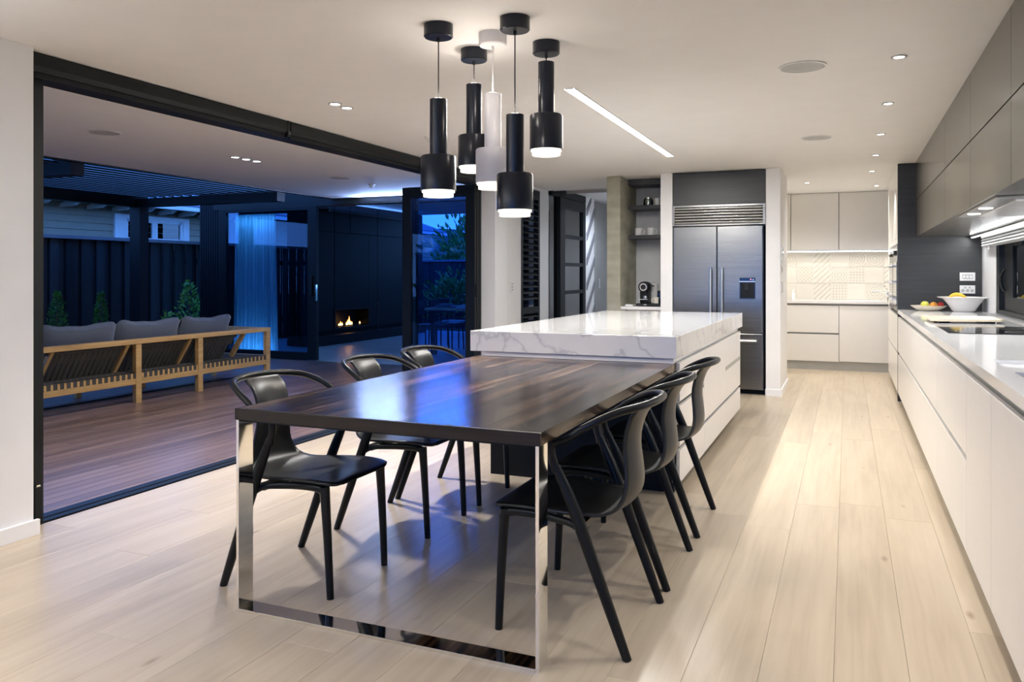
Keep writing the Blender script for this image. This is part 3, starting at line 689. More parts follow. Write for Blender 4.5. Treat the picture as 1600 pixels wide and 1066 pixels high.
# ================================================================== dining table
TX0, TX1, TY0, TY1, TZ = -2.13, -0.90, 2.38, 4.565, 0.765
tb = thing('dining_table', 'long dark stained oak dining table butting against the marble island', 'table', (-1.515, 3.4, 0))
nb = 6; bwid = (TX1 - TX0) / nb
for k in range(nb):
    g = G().box(-bwid / 2 + 0.0005, bwid / 2 - 0.0005, -(TY1 - TY0) / 2 + 0.014, (TY1 - TY0) / 2, -0.042, 0)
    me = mesh_of('plank', g); me.materials.append(MATS['dark_oak'])
    o = piece(me, 'plank', tb, (TX0 + (k + .5) * bwid + 1.515, (TY0 + TY1) / 2 - 3.4, TZ))
put('end_board', G().box(TX0, TX1, TY0, TY0 + 0.0138, TZ - 0.042, TZ), 'dark_oak_x', tb, bev=0.001)
g = G(); t = 0.012; y0, y1 = 2.382, 2.462
g.box(TX0 + 0.005, TX0 + 0.005 + t, y0, y1, 0, TZ - 0.043).box(TX1 - 0.005 - t, TX1 - 0.005, y0, y1, 0, TZ - 0.043)
g.box(TX0 + 0.005 + t, TX1 - 0.005 - t, y0, y1, 0, t)
lf = put('leg_frame', g, 'chrome', tb, bev=0.0012); lf['label'] = 'polished chrome hoop leg'
put('mounting_plate', G().box(TX0 + 0.02, TX1 - 0.02, y0 + 0.01, y1, TZ - 0.050, TZ - 0.043), 'black_joinery', tb)

# ================================================================== island
ISX0, ISX1, ISY0, ISY1 = -2.167, -0.884, 4.50, 7.55
mw = thing('marble_worktop', 'thick white veined marble slab on the kitchen island', 'worktop', (-1.525, 6.0, 0.766))
put('slab', G().box(ISX0, ISX1, ISY0, ISY1, 0.795, 0.92), 'marble', mw, bev=0.003)
put('neck', G().box(-2.10, -0.905, 4.518, 7.38, 0.7665, 0.795), 'white_lacquer', mw)
def drawer_unit(name, label, cat, y0, y1, xf, xb, rows, zb, zt, mat, kick=None, group=None, groove='groove', sink=False):
    """cabinet that faces -x or +x: fronts at xf, back at xb; rows are (z0, z1) of each front"""
    s = 1 if xb > xf else -1
    u = thing(name, label, cat, ((xf + xb) / 2, (y0 + y1) / 2, 0), group)
    put('carcass', G().box(min(xf + s * .032, xb), max(xf + s * .032, xb), y0, y1, zb, 0.72 if sink else zt), groove, u)
    for z0, z1 in rows:
        put('drawer_front', G().box(min(xf, xf + s * .02), max(xf, xf + s * .02), y0 + 0.0012, y1 - 0.0012, z0, z1), mat, u, bev=0.0015)
    if sink: put('front_rail', G().box(xf + .032, xf + .05, y0, y1, 0.72, zt), groove, u); put('back_rail', G().box(xb - .1, xb, y0, y1, 0.72, zt), groove, u)
    if kick: put('plinth', G().box(min(xf + s * kick, xb), max(xf + s * kick, xb), y0, y1, 0, zb), 'aluminium', u)
    return u
u = drawer_unit('island_cabinet', 'white island drawer unit next to the dining chairs', 'cabinet', 4.70, 5.419, -0.880, -2.06, (), 0.08, 0.766, 'white_lacquer')
for z0, z1 in ((0.08, 0.265), (0.29, 0.52), (0.545, 0.765)): put('drawer_front', G().box(-0.90, -0.880, 4.575, 5.418, z0, z1), 'white_lacquer', u, bev=0.0015)
put('groove_strip', G().box(-0.925, -0.912, 4.575, 4.70, 0.08, 0.72), 'groove', u)
put('end_panel', G().box(-2.10, -0.93, 4.66, 4.70, 0, 0.720), 'black_joinery', u)
put('side_panel', G().box(-2.10, -2.06, 4.70, 5.419, 0, 0.766), 'white_lacquer', u)
put('plinth', G().box(-2.02, -0.955, 4.70, 5.419, 0, 0.08), 'black_joinery', u)
u = drawer_unit('island_cabinet', 'white island drawer unit nearest the fridge', 'cabinet', 5.423, 7.36, -0.880, -2.06, ((0.08, 0.265), (0.29, 0.765)), 0.08, 0.766, 'white_lacquer')
put('side_panel', G().box(-2.10, -2.06, 5.423, 7.38, 0, 0.766), 'white_lacquer', u)
put('plinth', G().box(-2.02, -0.955, 5.423, 7.33, 0, 0.08), 'black_joinery', u)
put('grip', G().box(-0.881, -0.878, 6.43, 7.358, 0.515, 0.545), 'groove', u)
# ================================================================== chairs
def make_chair():
    ch = thing('dining_chair', 'x', 'chair', (0, 0, 0), 'black armchairs around the dining table')
    prof = [  # x, z, half width, how far the edges bend forward, edge lift
        (0.262, 0.438, 0.150, 0, 0), (0.258, 0.444, 0.185, 0, 0), (0.235, 0.450, 0.212, 0, 0), (0.15, 0.452, 0.226, 0, .004), (0.05, 0.446, 0.224, 0, .008), (-0.05, 0.438, 0.214, 0, .010),
        (-0.12, 0.436, 0.200, .004, .010), (-0.165, 0.444, 0.185, .010, .008), (-0.20, 0.462, 0.168, .018, .004), (-0.222, 0.495, 0.146, .024, 0), (-0.230, 0.54, 0.124, .026, 0),
        (-0.226, 0.60, 0.110, .026, 0), (-0.220, 0.66, 0.104, .026, 0), (-0.226, 0.72, 0.102, .026, 0), (-0.248, 0.78, 0.104, .026, 0), (-0.282, 0.818, 0.106, .022, 0)]
    pts = spline([(p[0], p[1], p[2]) for p in prof], 3); ex = spline([(p[3], p[4], 0) for p in prof], 3)
    rows = []
    for p, e in zip(pts, ex):
        rows.append([(p[0] + e[0] * t * t, p[2] * t, p[1] + e[1] * t * t) for t in [k / 8 for k in range(-8, 9)]])
    put('seat_shell', G().grid(rows), 'chair_shell', ch, True, solid=0.010, fix=False)
    half = [(-0.002, .262, .60), (0.012, .265, .645), (0.016, .268, .673), (0.008, .270, .694), (-0.012, .272, .705), (-0.038, .274, .714), (-0.074, .274, .738), (-0.112, .268, .763), (-0.165, .252, .791), (-0.217, .222, .812), (-0.262, .170, .822), (-0.292, .088, .828), (-0.300, 0, .830)]
    full = half + [(x, -y, z) for x, y, z in half[-2::-1]]
    cp = spline(full, 5); m = len(cp)
    rad = [0.0135 - 0.002 * (0.45 < abs(2 * i / (m - 1) - 1) < 0.8) + 0.002 * abs(2 * i / (m - 1) - 1) ** 6 for i in range(m)]
    put('arm_rail', G().tube(cp, rad, 12), 'chair_black', ch, True)
    for s in (-1, 1):
        bl = spline([(-0.245, s * .252, 0.0), (-0.128, s * .256, 0.31), (-0.073, s * .258, 0.455), (-0.027, s * .260, 0.56), (0.001, s * .262, 0.62)], 5)
        k = len(bl); put('leg', G().tube(bl, [0.0155 + 0.007 * math.sin(math.pi * min(1, i / (k - 1) * 1.15)) for i in range(k)], 10), 'chair_black', ch, True)
        fl = spline([(0.240, s * .198, 0.0), (0.230, s * .200, 0.20), (0.220, s * .201, 0.36), (0.214, s * .201, 0.436)], 5)
        k = len(fl); put('leg', G().tube(fl, [0.014 + 0.007 * i / (k - 1) for i in range(k)], 10), 'chair_black', ch, True)
        sr = spline([(0.222, s * .201, 0.405), (0.195, s * .202, 0.428), (0.12, s * .206, 0.432), (0.02, s * .213, 0.426), (-0.055, s * .234, 0.418), (-0.098, s * .252, 0.385), (-0.124, s * .256, 0.315)], 5)
        k = len(sr); put('side_rail', G().tube(sr, [0.019 - 0.009 * i / (k - 1) for i in range(k)], 10), 'chair_black', ch, True)
    put('cross_rail', G().bar((0.13, -0.205, 0.427), (0.13, 0.205, 0.427), 0.04, 0.022).bar((-0.07, -0.235, 0.414), (-0.07, 0.235, 0.414), 0.04, 0.022), 'chair_black', ch)
    return ch
chair = make_chair()
spots = [(-2.105, 2.812, 0, 'black armchair on the deck side at the chrome table leg'),
         (-2.105, 3.598, 0, 'middle black armchair on the deck side of the table'),
         (-2.105, 4.186, 0, 'black armchair on the deck side next to the marble island'),
         (-0.912, 2.826, 180, 'nearest black armchair on the kitchen bench side of the table'),
         (-0.912, 3.455, 180, 'middle black armchair on the kitchen bench side of the table'),
         (-0.912, 4.160, 180, 'black armchair in front of the white island drawers')]
for i, (x, y, a, lab) in enumerate(spots):
    o = chair if i == 0 else copy_tree(chair)
    o.location = (x, y, 0); o.rotation_euler = (0, 0, R(a)); o['label'] = lab

# ================================================================== pendant lamps
def pendant(x, y, zs, mat, cord, label):
    zt, zm, zb, zr = zs
    p = thing('pendant_lamp', label, 'lamp', (x, y, zb), 'cluster of cylinder pendants over the table')
    put('canopy', G().lathe([(0.0, CZ - 0.058), (0.060, CZ - 0.058), (0.065, CZ - 0.053), (0.065, CZ)], (x, y, 0), 36), mat, p, True)
    put('cord', G().tube([(x, y, zt), (x, y, CZ - 0.055)], 0.003, 6).lathe([(0.007, CZ - 0.075), (0.007, CZ - 0.055)], (x, y, 0), 10), cord, p, True)
    put('neck', G().lathe([(0.0, zt - 0.012), (0.034, zt - 0.012), (0.0365, zt), (0.0385, zt - 0.001), (0.0385, zm)], (x, y, 0), 40), mat, p, True)
    sh = put('shade', G().lathe([(0.036, zm), (0.074, zm), (0.079, zm - 0.006), (0.079, zb), (0.076, zb), (0.076, zm - 0.008), (0.036, zm - 0.004)], (x, y, 0), 48), mat, p, True)
    put('light_ring', G().lathe([(0.066, zb + 0.012), (0.073, zb + 0.012), (0.073, zb - 0.008), (0.066, zb - 0.008), (0.066, zb + 0.012)], (x, y, 0), 40), 'pendant_glow', p, True)
    put('light_ring', G().lathe([(0.056, zb - 0.013), (0.067, zb - 0.013), (0.067, zb - 0.027), (0.056, zb - 0.027), (0.056, zb - 0.013)], (x, y, 0), 40), 'pendant_glow', p, True)
    put('reflector', G().lathe([(0.0, zb - 0.014), (0.057, zb - 0.014), (0.057, zb - 0.020), (0.0, zb - 0.020)], (x, y, 0), 30), 'pendant_glow', p, True)
    light('pendant_bulb', 'SPOT', p, (x, y, zb - 0.03), 14, WARM, spot_size=R(150), spot_blend=0.8, shadow_soft_size=0.06)
    if zt < 2.25: light('neck_glow', 'POINT', p, (x, y, zt + 0.03), 0.8, WARM, shadow_soft_size=0.02)
pendant(-1.677, 3.157, (2.049, 1.797, 1.642, 0), 'pendant_black', 'cord_black', 'black cylinder pendant leftmost of the cluster')
pendant(-1.699, 3.571, (2.207, 1.955, 1.802, 0), 'pendant_black', 'cord_black', 'black cylinder pendant half hidden behind the white one')
pendant(-1.507, 3.369, (2.102, 1.848, 1.690, 0), 'pendant_white', 'pendant_white', 'white cylinder pendant in the middle of the cluster')
pendant(-1.325, 3.196, (1.961, 1.706, 1.548, 0), 'pendant_black', 'cord_black', 'lowest hanging black cylinder pendant of the cluster')
pendant(-1.329, 3.596, (2.285, 2.034, 1.866, 0), 'pendant_black', 'cord_black', 'highest black cylinder pendant, rightmost of the cluster')

# ================================================================== ceiling fittings
def downlight(x, y, label, group, power=30, z=CZ, col=NEUT, size=95, lens='lamp_lens', cat='downlight', n=1, dy=0.0, r=0.026, ring='plastic_grey', tilt=(0, 0)):
    d = thing('downlight', label, cat, (x, y, z - 0.004), group)
    for k in range(n):
        yy = y + k * dy
        put('trim_ring', G().lathe([(r, z - 0.001), (r + 0.012, z - 0.001), (r + 0.012, z - 0.006), (r, z - 0.006), (r, z - 0.001)], (x, yy, 0), 24), ring, d, True)
        put('lens', G().lathe([(0.0, z - 0.0015), (r - .001, z - 0.0015), (r - .001, z - 0.004), (0.0, z - 0.004)], (x, yy, 0), 20), lens, d, True)
        light('downlight_bulb', 'SPOT', d, (x, yy, z - 0.012), power, col, (R(tilt[0]), R(tilt[1]), 0), spot_size=R(size), spot_blend=0.7, shadow_soft_size=0.03)
gp = 'row of downlights along the kitchen bench'
for k, (y, lab) in enumerate(((4.519, 'bench downlight nearest the viewer'), (5.72, 'second bench downlight from the viewer'), (6.945, 'third bench downlight from the viewer'), (8.15, 'fourth bench downlight, in front of the dark tall panel'), (9.39, 'last bench downlight, near the pantry'))):
    downlight(0.243, y, lab, gp)
for y, w in ((3.3, 'just outside the top of the picture'), (2.1, 'above the near end of the bench'), (1.0, 'over the viewer'), (0.0, 'added unseen just behind the viewer')): downlight(0.243, y, 'bench downlight ' + w, gp)  # row carried on out of view; the rearmost lamp is added fill
downlight(0.336, 10.95, 'left bright downlight in the pantry ceiling', 'pantry downlights', 30, size=100)
downlight(0.60, 10.95, 'right bright downlight in the pantry ceiling', 'pantry downlights', 30, size=100)
downlight(-0.45, 10.3, 'added pantry fill downlight hidden behind the pier', 'pantry downlights', 75, size=150)  # hidden lamp added to brighten the pantry
downlight(-3.068, 4.352, 'twin downlight beside the folding door opening', None, 90, col=(1, .97, .97), n=2, dy=0.133, r=0.032, ring='grille_grey', size=110)
for y, w in ((0.6, 'by the left wall outside the picture'), (-0.1, 'by the left wall near the rear void')): downlight(-3.068, y, 'added unseen twin downlight ' + w, 'added living room fill downlights', 24, n=2, dy=0.133, size=110)  # unseen lamps added as general fill
for y, w in ((0.6, 'overhead left of the viewer'), (-0.1, 'at the edge of the rear void')): downlight(-1.5, y, 'added unseen twin downlight ' + w, 'added living room fill downlights', 24, n=2, dy=0.133, size=110)  # more unseen fill lamps, added around the viewer
downlight(-5.33, 5.961, 'row of three outdoor spotlights in the soffit', None, 22, col=(1.0, 0.93, 0.88), n=3, dy=0.15, r=0.036, ring='grille_grey', lens='lamp_lens_outside', size=120)
downlight(-5.33, 2.6, 'row of three soffit spotlights hidden by the left wall', None, 22, col=(1.0, 0.93, 0.88), n=3, dy=0.15, r=0.036, ring='grille_grey', lens='lamp_lens_outside', size=120)
downlight(-3.0, 11.2, 'round downlight in the hall ceiling', None, 60, z=2.43, size=160, col=(0.72, 0.82, 1.0))
downlight(-6.0, 12.2, 'small downlight in the fireplace room ceiling', None, 3, z=2.62, size=120, col=(.5, .65, 1))
ls = thing('linear_light', 'long glowing light slot in the ceiling over the island', 'light', (-1.53, 6.02, CZ))
put('diffuser', G().box(-1.562, -1.498, 4.54, 7.50, CZ - 0.004, CZ - 0.0005), 'strip_diffuser', ls)
put('channel', G().box(-1.566, -1.562, 4.535, 7.505, CZ - 0.005, CZ).box(-1.498, -1.494, 4.535, 7.505, CZ - 0.005, CZ).box(-1.556, -1.504, 4.535, 4.54, CZ - 0.005, CZ).box(-1.556, -1.504, 7.5, 7.505, CZ - 0.005, CZ), 'aluminium', ls)
light('linear_lamp', 'AREA', ls, (-1.53, 6.02, CZ - 0.008), 72, (1.0, 0.97, 0.92), (0, 0, 0), shape='RECTANGLE', size=0.05, size_y=2.95)
def speaker(x, y, label, z=CZ):
    s = thing('ceiling_speaker', label, 'speaker', (x, y, z - 0.006), 'round ceiling speakers')
    put('rim', G().lathe([(0.112, z - 0.0005), (0.122, z - 0.0005), (0.122, z - 0.006), (0.112, z - 0.006), (0.112, z - 0.0005)], (x, y, 0), 40), 'plastic_white', s, True)
    put('grille', G().lathe([(0.0, z - 0.001), (0.111, z - 0.001), (0.111, z - 0.004), (0.0, z - 0.006)], (x, y, 0), 40), 'grille_grey', s, True)
speaker(-0.221, 4.54, 'larger looking round ceiling speaker over the walkway')
speaker(-0.230, 6.94, 'round ceiling speaker farther along, towards the pantry')
speaker(-5.354, 4.54, 'round speaker in the soffit near the left wall')
speaker(-5.377, 7.72, 'round speaker in the soffit above the fireplace opening')
def sensor(x, y, label):
    s = thing('motion_sensor', label, 'sensor', (x, y, CZ - 0.05))
    put('base', G().lathe([(0.0, CZ - 0.012), (0.04, CZ - 0.012), (0.045, CZ - 0.001), (0.0, CZ - 0.001)], (x, y, 0), 20), 'plastic_white', s, True)
    put('dome', G().lathe([(0.0, CZ - 0.05), (0.016, CZ - 0.045), (0.026, CZ - 0.03), (0.028, CZ - 0.012), (0.0, CZ - 0.012)], (x, y, 0), 20), 'plastic_white', s, True)
sensor(-5.40, 8.415, 'small white dome sensor on the outdoor soffit')
sensor(-3.105, 5.70, 'small white sensor on the ceiling behind the pendants')

# ================================================================== fridge wall
f = thing('fridge', 'wide stainless steel fridge with vertical bar handles and water dispenser', 'fridge', (-1.28, 9.1, 0))
put('body', G().box(-1.752, -0.815, 8.80, 9.50, 0.05, 1.79), 'steel', f)
put('void', G().box(-1.760, -0.788, 8.86, 9.52, 0.0, 0.05).box(-0.812, -0.788, 8.86, 9.52, 0.05, 1.79), 'black_joinery', f)
dl = put('door', G().box(-1.752, -1.290, 8.742, 8.80, 0.657, 1.787), 'steel', f, bev=0.006); dr = put('door', G().box(-1.284, -0.818, 8.742, 8.80, 0.657, 1.787), 'steel', f, bev=0.006)
dz = put('freezer_drawer', G().box(-1.752, -0.818, 8.742, 8.80, 0.06, 0.645), 'steel', f, bev=0.006)
for x, dd in ((-1.348, dl), (-1.230, dr)):
    put('handle', G().tube([(x, 8.692, 0.74), (x, 8.692, 1.345)], 0.012, 12).tube([(x, 8.692, 0.80), (x, 8.745, 0.80)], 0.008, 8).tube([(x, 8.692, 1.29), (x, 8.745, 1.29)], 0.008, 8), 'aluminium', dd, True)
put('handle', G().tube([(-1.70, 8.692, 0.572), (-0.875, 8.692, 0.572)], 0.014, 12).tube([(-1.6, 8.692, .572), (-1.6, 8.745, .572)], 0.008, 8).tube([(-0.95, 8.692, .572), (-0.95, 8.745, .572)], 0.008, 8), 'aluminium', dz, True)
dp = put('water_dispenser', G().box(-1.052, -0.892, 8.734, 8.743, 1.012, 1.236), 'gloss_black', dr, bev=0.004)
put('trim_bar', G().box(-1.052, -0.892, 8.728, 8.735, 1.19, 1.20), 'aluminium', f)
put('alcove', G().box(-1.042, -0.902, 8.731, 8.735, 1.022, 1.185), 'black_joinery', f); put('nozzle', G().box(-1.0, -0.95, 8.715, 8.734, 1.10, 1.18), 'black_metal', f, bev=0.004)
put('indicator', G().lathe([(0, 8.731), (0.006, 8.731), (0.006, 8.735)], (-0.937, 0, 1.219), 10, 'y'), 'red_indicator', f); put('button', G().lathe([(0, 8.731), (0.008, 8.731), (0.008, 8.735)], (-0.912, 0, 1.216), 10, 'y'), 'aluminium', f)
vg = put('vent_grille', G().box(-1.757, -0.789, 8.75, 8.80, 1.80, 2.014), 'groove_dark', f)
put('grille_frame', G().box(-1.757, -1.735, 8.728, 8.75, 1.796, 2.016).box(-0.812, -0.789, 8.728, 8.75, 1.796, 2.016).box(-1.735, -0.812, 8.728, 8.75, 1.996, 2.016).box(-1.735, -0.812, 8.728, 8.75, 1.796, 1.812), 'steel', vg, bev=0.002)
for k in range(6): put('slat', G().bar((-1.735, 8.738, 1.829 + k * 0.0305), (-0.812, 8.738, 1.829 + k * 0.0305), 0.024, 0.019, (0, -0.35, 1)), 'steel', vg, bev=0.003)
oc = thing('overhead_cabinet', 'dark timber veneer cabinet above the fridge', 'cabinet', (-1.27, 9.1, 2.02))
put('carcass', G().box(-1.757, -0.79, 8.77, 9.50, 2.022, 2.375), 'groove_dark', oc); put('door', G().box(-1.757, -0.792, 8.748, 8.768, 2.02, 2.372), 'veneer_x', oc)
# niche: counter, shelves, things on them
nc = thing('niche_counter', 'small white counter under the niche shelves', 'counter', (-2.12, 9.1, 0))
put('top', G().box(-2.358, -1.895, 8.80, 9.528, 0.875, 0.91), 'quartz', nc, bev=0.002); put('leg', G().box(-2.355, -2.32, 8.82, 8.86, 0, 0.875), 'white_lacquer', nc); put('leg', G().box(-1.932, -1.897, 8.82, 8.86, 0, 0.875), 'white_lacquer', nc)
put('cupboard', G().box(-2.32, -1.932, 8.90, 9.528, 0, 0.872), 'white_lacquer', nc)
for z, lab in ((2.03, 'upper dark niche shelf holding jars'), (1.685, 'lower dark niche shelf holding mugs')):
    tag(put('shelf', G().box(-2.358, -1.895, 9.14, 9.528, z, z + 0.042), 'veneer_x', None, bev=0.002, loc=(-2.12, 9.33, z)), lab, 'shelf', 'niche shelves')
tag(put('shelf', G().box(-2.358, -1.895, 9.14, 9.528, 2.31, 2.378), 'veneer_x', None, loc=(-2.12, 9.33, 2.31)), 'dark boxed panel at the top of the niche', 'shelf', 'niche shelves')
def mug(x, y, z, label, mat='ceramic', ang=0.0, r=0.041, h=0.088):
    m = thing('mug', label, 'mug', (x, y, z), 'mugs in the niche')
    put('body', G().lathe([(0, z), (r * .9, z), (r, z + 0.008), (r, z + h), (r * .92, z + h), (r * .9, z + 0.012), (0, z + 0.01)], (x, y, 0), 24), mat, m, True)
    c, s = math.cos(ang), math.sin(ang)
    hp = [(r * .98, h * .82), (r * 1.5, h * .78), (r * 1.72, h * .5), (r * 1.45, h * .22), (r * .98, h * .2)]
    put('handle', G().tube(spline([(x + c * a, y + s * a, z + b) for a, b in hp], 4), 0.006, 8), mat, m, True)
mug(-2.262, 9.24, 1.727, 'white mug leftmost on the lower shelf'); mug(-2.115, 9.24, 1.727, 'white mug in the middle of the lower shelf'); mug(-1.965, 9.24, 1.727, 'white mug on the lower shelf cut off by the wall')
jr = thing('glass_teapot', 'smoky glass teapot with metal lid on the upper shelf', 'teapot', (-2.15, 9.26, 2.072))
put('body', G().lathe([(0, 2.072), (0.05, 2.072), (0.058, 2.09), (0.056, 2.13), (0.046, 2.155), (0.043, 2.155), (0.05, 2.13), (0.05, 2.08), (0, 2.078)], (-2.15, 9.26, 0), 28), 'jar_glass', jr, True)
put('lid', G().lathe([(0, 2.155), (0.046, 2.155), (0.046, 2.165), (0.012, 2.172), (0.012, 2.182), (0, 2.184)], (-2.15, 9.26, 0), 24), 'chrome', jr, True); put('infuser', G().lathe([(0, 2.08), (0.03, 2.085), (0.03, 2.15), (0, 2.15)], (-2.15, 9.26, 0), 18), 'aluminium', jr, True)
tag(put('ceramic_cup', G().lathe([(0, 2.072), (0.026, 2.072), (0.034, 2.10), (0.036, 2.135), (0.030, 2.158), (0.026, 2.158), (0.030, 2.13), (0, 2.08)], (-2.04, 9.24, 0), 24), 'ceramic', None, True, loc=(-2.04, 9.24, 2.072)), 'rounded white ceramic cup on the upper shelf', 'cup')
tag(put('storage_jar', G().lathe([(0, 2.072), (0.036, 2.072), (0.036, 2.16), (0.030, 2.165), (0, 2.165)], (-2.075, 9.36, 0), 24), 'ceramic_cream', None, True, loc=(-2.075, 9.36, 2.072)), 'cream canister behind the teapot', 'jar')
sj = thing('storage_jar', 'glass jar with metal lid beside the white wall', 'jar', (-1.95, 9.30, 2.072))
put('body', G().lathe([(0, 2.072), (0.042, 2.072), (0.042, 2.16), (0.039, 2.16), (0.039, 2.078), (0, 2.078)], (-1.95, 9.30, 0), 24), 'jar_glass', sj, True); put('lid', G().lathe([(0, 2.16), (0.044, 2.16), (0.044, 2.172), (0.0, 2.184)], (-1.95, 9.30, 0), 24), 'aluminium', sj, True)
# coffee machine
cm = thing('coffee_machine', 'black capsule coffee machine with chrome dial', 'coffee machine', (-2.10, 9.0, 0.91))
put('base', G().box(-2.205, -1.905, 8.90, 9.15, 0.912, 0.944), 'gloss_black', cm, bev=0.004); put('badge', G().box(-2.12, -2.085, 8.897, 8.901, 0.922, 0.934), 'aluminium', cm)
put('tower', G().box(-2.175, -2.075, 8.95, 9.22, 0.944, 1.10), 'black_metal', cm, bev=0.008)
put('head', G().lathe([(0, 8.915), (0.055, 8.915), (0.062, 8.925), (0.062, 9.10), (0, 9.10)], (-2.125, 0, 1.128), 28, 'y'), 'gloss_black', cm, True)
put('dial', G().lathe([(0.030, 8.905), (0.042, 8.905), (0.042, 8.916), (0.030, 8.916), (0.030, 8.905)], (-2.125, 0, 1.128), 28, 'y'), 'chrome', cm, True)
put('water_tank', G().lathe([(0, 0.944), (0.045, 0.944), (0.045, 1.165), (0.0, 1.185)], (-2.045, 9.12, 0), 24), 'grille_grey', cm, True)
put('lever', G().tube([(-2.08, 9.0, 1.16), (-2.02, 9.0, 1.135)], 0.007, 8), 'gloss_black', cm, True)
put('spout', G().lathe([(0, 0.985), (0.018, 0.985), (0.024, 1.01), (0.02, 1.025), (0, 1.03)], (-2.11, 8.945, 0), 16), 'aluminium', cm, True); put('cup_stand', G().box(-2.178, -2.08, 8.905, 8.96, 0.985, 0.992), 'chrome', cm)
put('milk_frother', G().lathe([(0, 0.944), (0.038, 0.944), (0.038, 1.07), (0.036, 1.085), (0, 1.085)], (-1.952, 9.03, 0), 26), 'gloss_black', cm, True)
mug(-1.985, 8.935, 0.944, 'cream mug standing on the coffee machine base', 'ceramic_cream', math.pi, 0.030, 0.068)
tag(put('napkin_box', G().box(-2.335, -2.245, 8.90, 9.02, 0.911, 0.928).box(-2.33, -2.30, 8.91, 9.0, 0.928, 0.933), 'plastic_white', None, bev=0.003, loc=(-2.29, 8.96, 0.911)), 'flat white box lying left of the coffee machine', 'box')
# controls on the pier
tp = thing('wall_tablet', 'dark wall tablet on the side of the pier', 'control panel', (-0.64, 8.86, 1.41)); put('bezel', G().box(-0.64, -0.622, 8.765, 8.90, 1.41, 1.565), 'plastic_white', tp, bev=0.003); put('screen', G().box(-0.622, -0.620, 8.775, 8.89, 1.42, 1.555), 'gloss_black', tp)
tp = thing('light_switch', 'white switch plate below the wall tablet', 'switch', (-0.64, 8.86, 1.28)); put('plate', G().box(-0.64, -0.630, 8.79, 8.88, 1.283, 1.363), 'plastic_white', tp, bev=0.003); put('rocker', G().box(-0.630, -0.626, 8.81, 8.86, 1.30, 1.345), 'plastic_grey', tp)
tp = thing('intercom', 'slim dark control panel lowest on the pier', 'control panel', (-0.64, 8.83, 1.07)); put('body', G().box(-0.64, -0.626, 8.78, 8.86, 1.073, 1.191), 'plastic_white', tp, bev=0.003); put('screen', G().box(-0.626, -0.624, 8.785, 8.855, 1.08, 1.185), 'gloss_black', tp)

# ================================================================== long bench on the right
bx = 0.467
def bench_unit(label, y0, y1, rows, sink=False):
    u = drawer_unit('base_cabinet', label, 'cabinet', y0, y1, bx, 1.19, rows, 0.085, 0.879, 'white_lacquer', 0.055, 'white base cabinets of the long bench', sink=sink)
    return u
DRW = ((0.085, 0.472), (0.497, 0.846))
bench_unit('white drawer unit beside the dark tall panel', 7.0, 8.878, DRW)
bench_unit('white drawer unit under the black cooktop', 5.10, 6.998, DRW)
bench_unit('white drawer unit beside the sink cupboards', 3.892, 5.098, DRW)
bench_unit('tall white sink cupboard door after the drawers', 3.26, 3.888, ((0.085, 0.846),), True)
bench_unit('white cupboard door at the right edge of the picture', 2.5, 3.257, ((0.085, 0.846),), True)
bench_unit('white cupboard nearest the viewer outside the picture', 1.0, 2.497, ((0.085, 0.846),))
bt = thing('bench_worktop', 'long glossy white stone worktop of the kitchen bench', 'worktop', (0.83, 5.0, 0.88))
put('slab', G().box(bx - 0.002, 1.199, 3.80, 8.878, 0.88, 0.92).box(bx - 0.002, 1.199, 1.0, 2.5, 0.88, 0.92).box(bx - 0.002, 0.551, 2.5, 3.80, 0.88, 0.92).box(1.03, 1.199, 2.5, 3.80, 0.88, 0.92), 'quartz', bt)
sk = thing('sink', 'undermounted sink with stepped white ledge', 'sink', (0.79, 3.15, 0.72))
put('ledge', G().box(0.552, 1.029, 3.48, 3.799, 0.881, 0.905), 'quartz', sk); put('basin', G().box(0.552, 0.562, 2.501, 3.48, 0.74, 0.879).box(1.019, 1.029, 2.501, 3.48, 0.74, 0.879).box(0.562, 1.019, 3.47, 3.48, 0.74, 0.881).box(0.562, 1.019, 2.501, 2.511, 0.74, 0.879).box(0.552, 1.029, 2.501, 3.48, 0.73, 0.74), 'steel', sk)
put('drain', G().lathe([(0, 0.741), (0.04, 0.741), (0.045, 0.743), (0, 0.743)], (0.8, 3.0, 0), 20), 'chrome', sk, True)
ck = thing('cooktop', 'flush black glass cooktop in the white worktop', 'cooktop', (0.82, 5.78, 0.92))
put('glass', G().box(0.552, 1.09, 5.39, 6.165, 0.9205, 0.924), 'gloss_black', ck)
for x, y, r in ((0.70, 5.58, .09), (0.70, 5.97, .075), (0.95, 5.58, .075), (0.95, 5.97, .09)): put('zone_ring', G().lathe([(r, 0.9241), (r + .002, 0.9241), (r + .002, 0.9244), (r, 0.9244), (r, 0.9241)], (x, y, 0), 36), 'plastic_grey', ck)
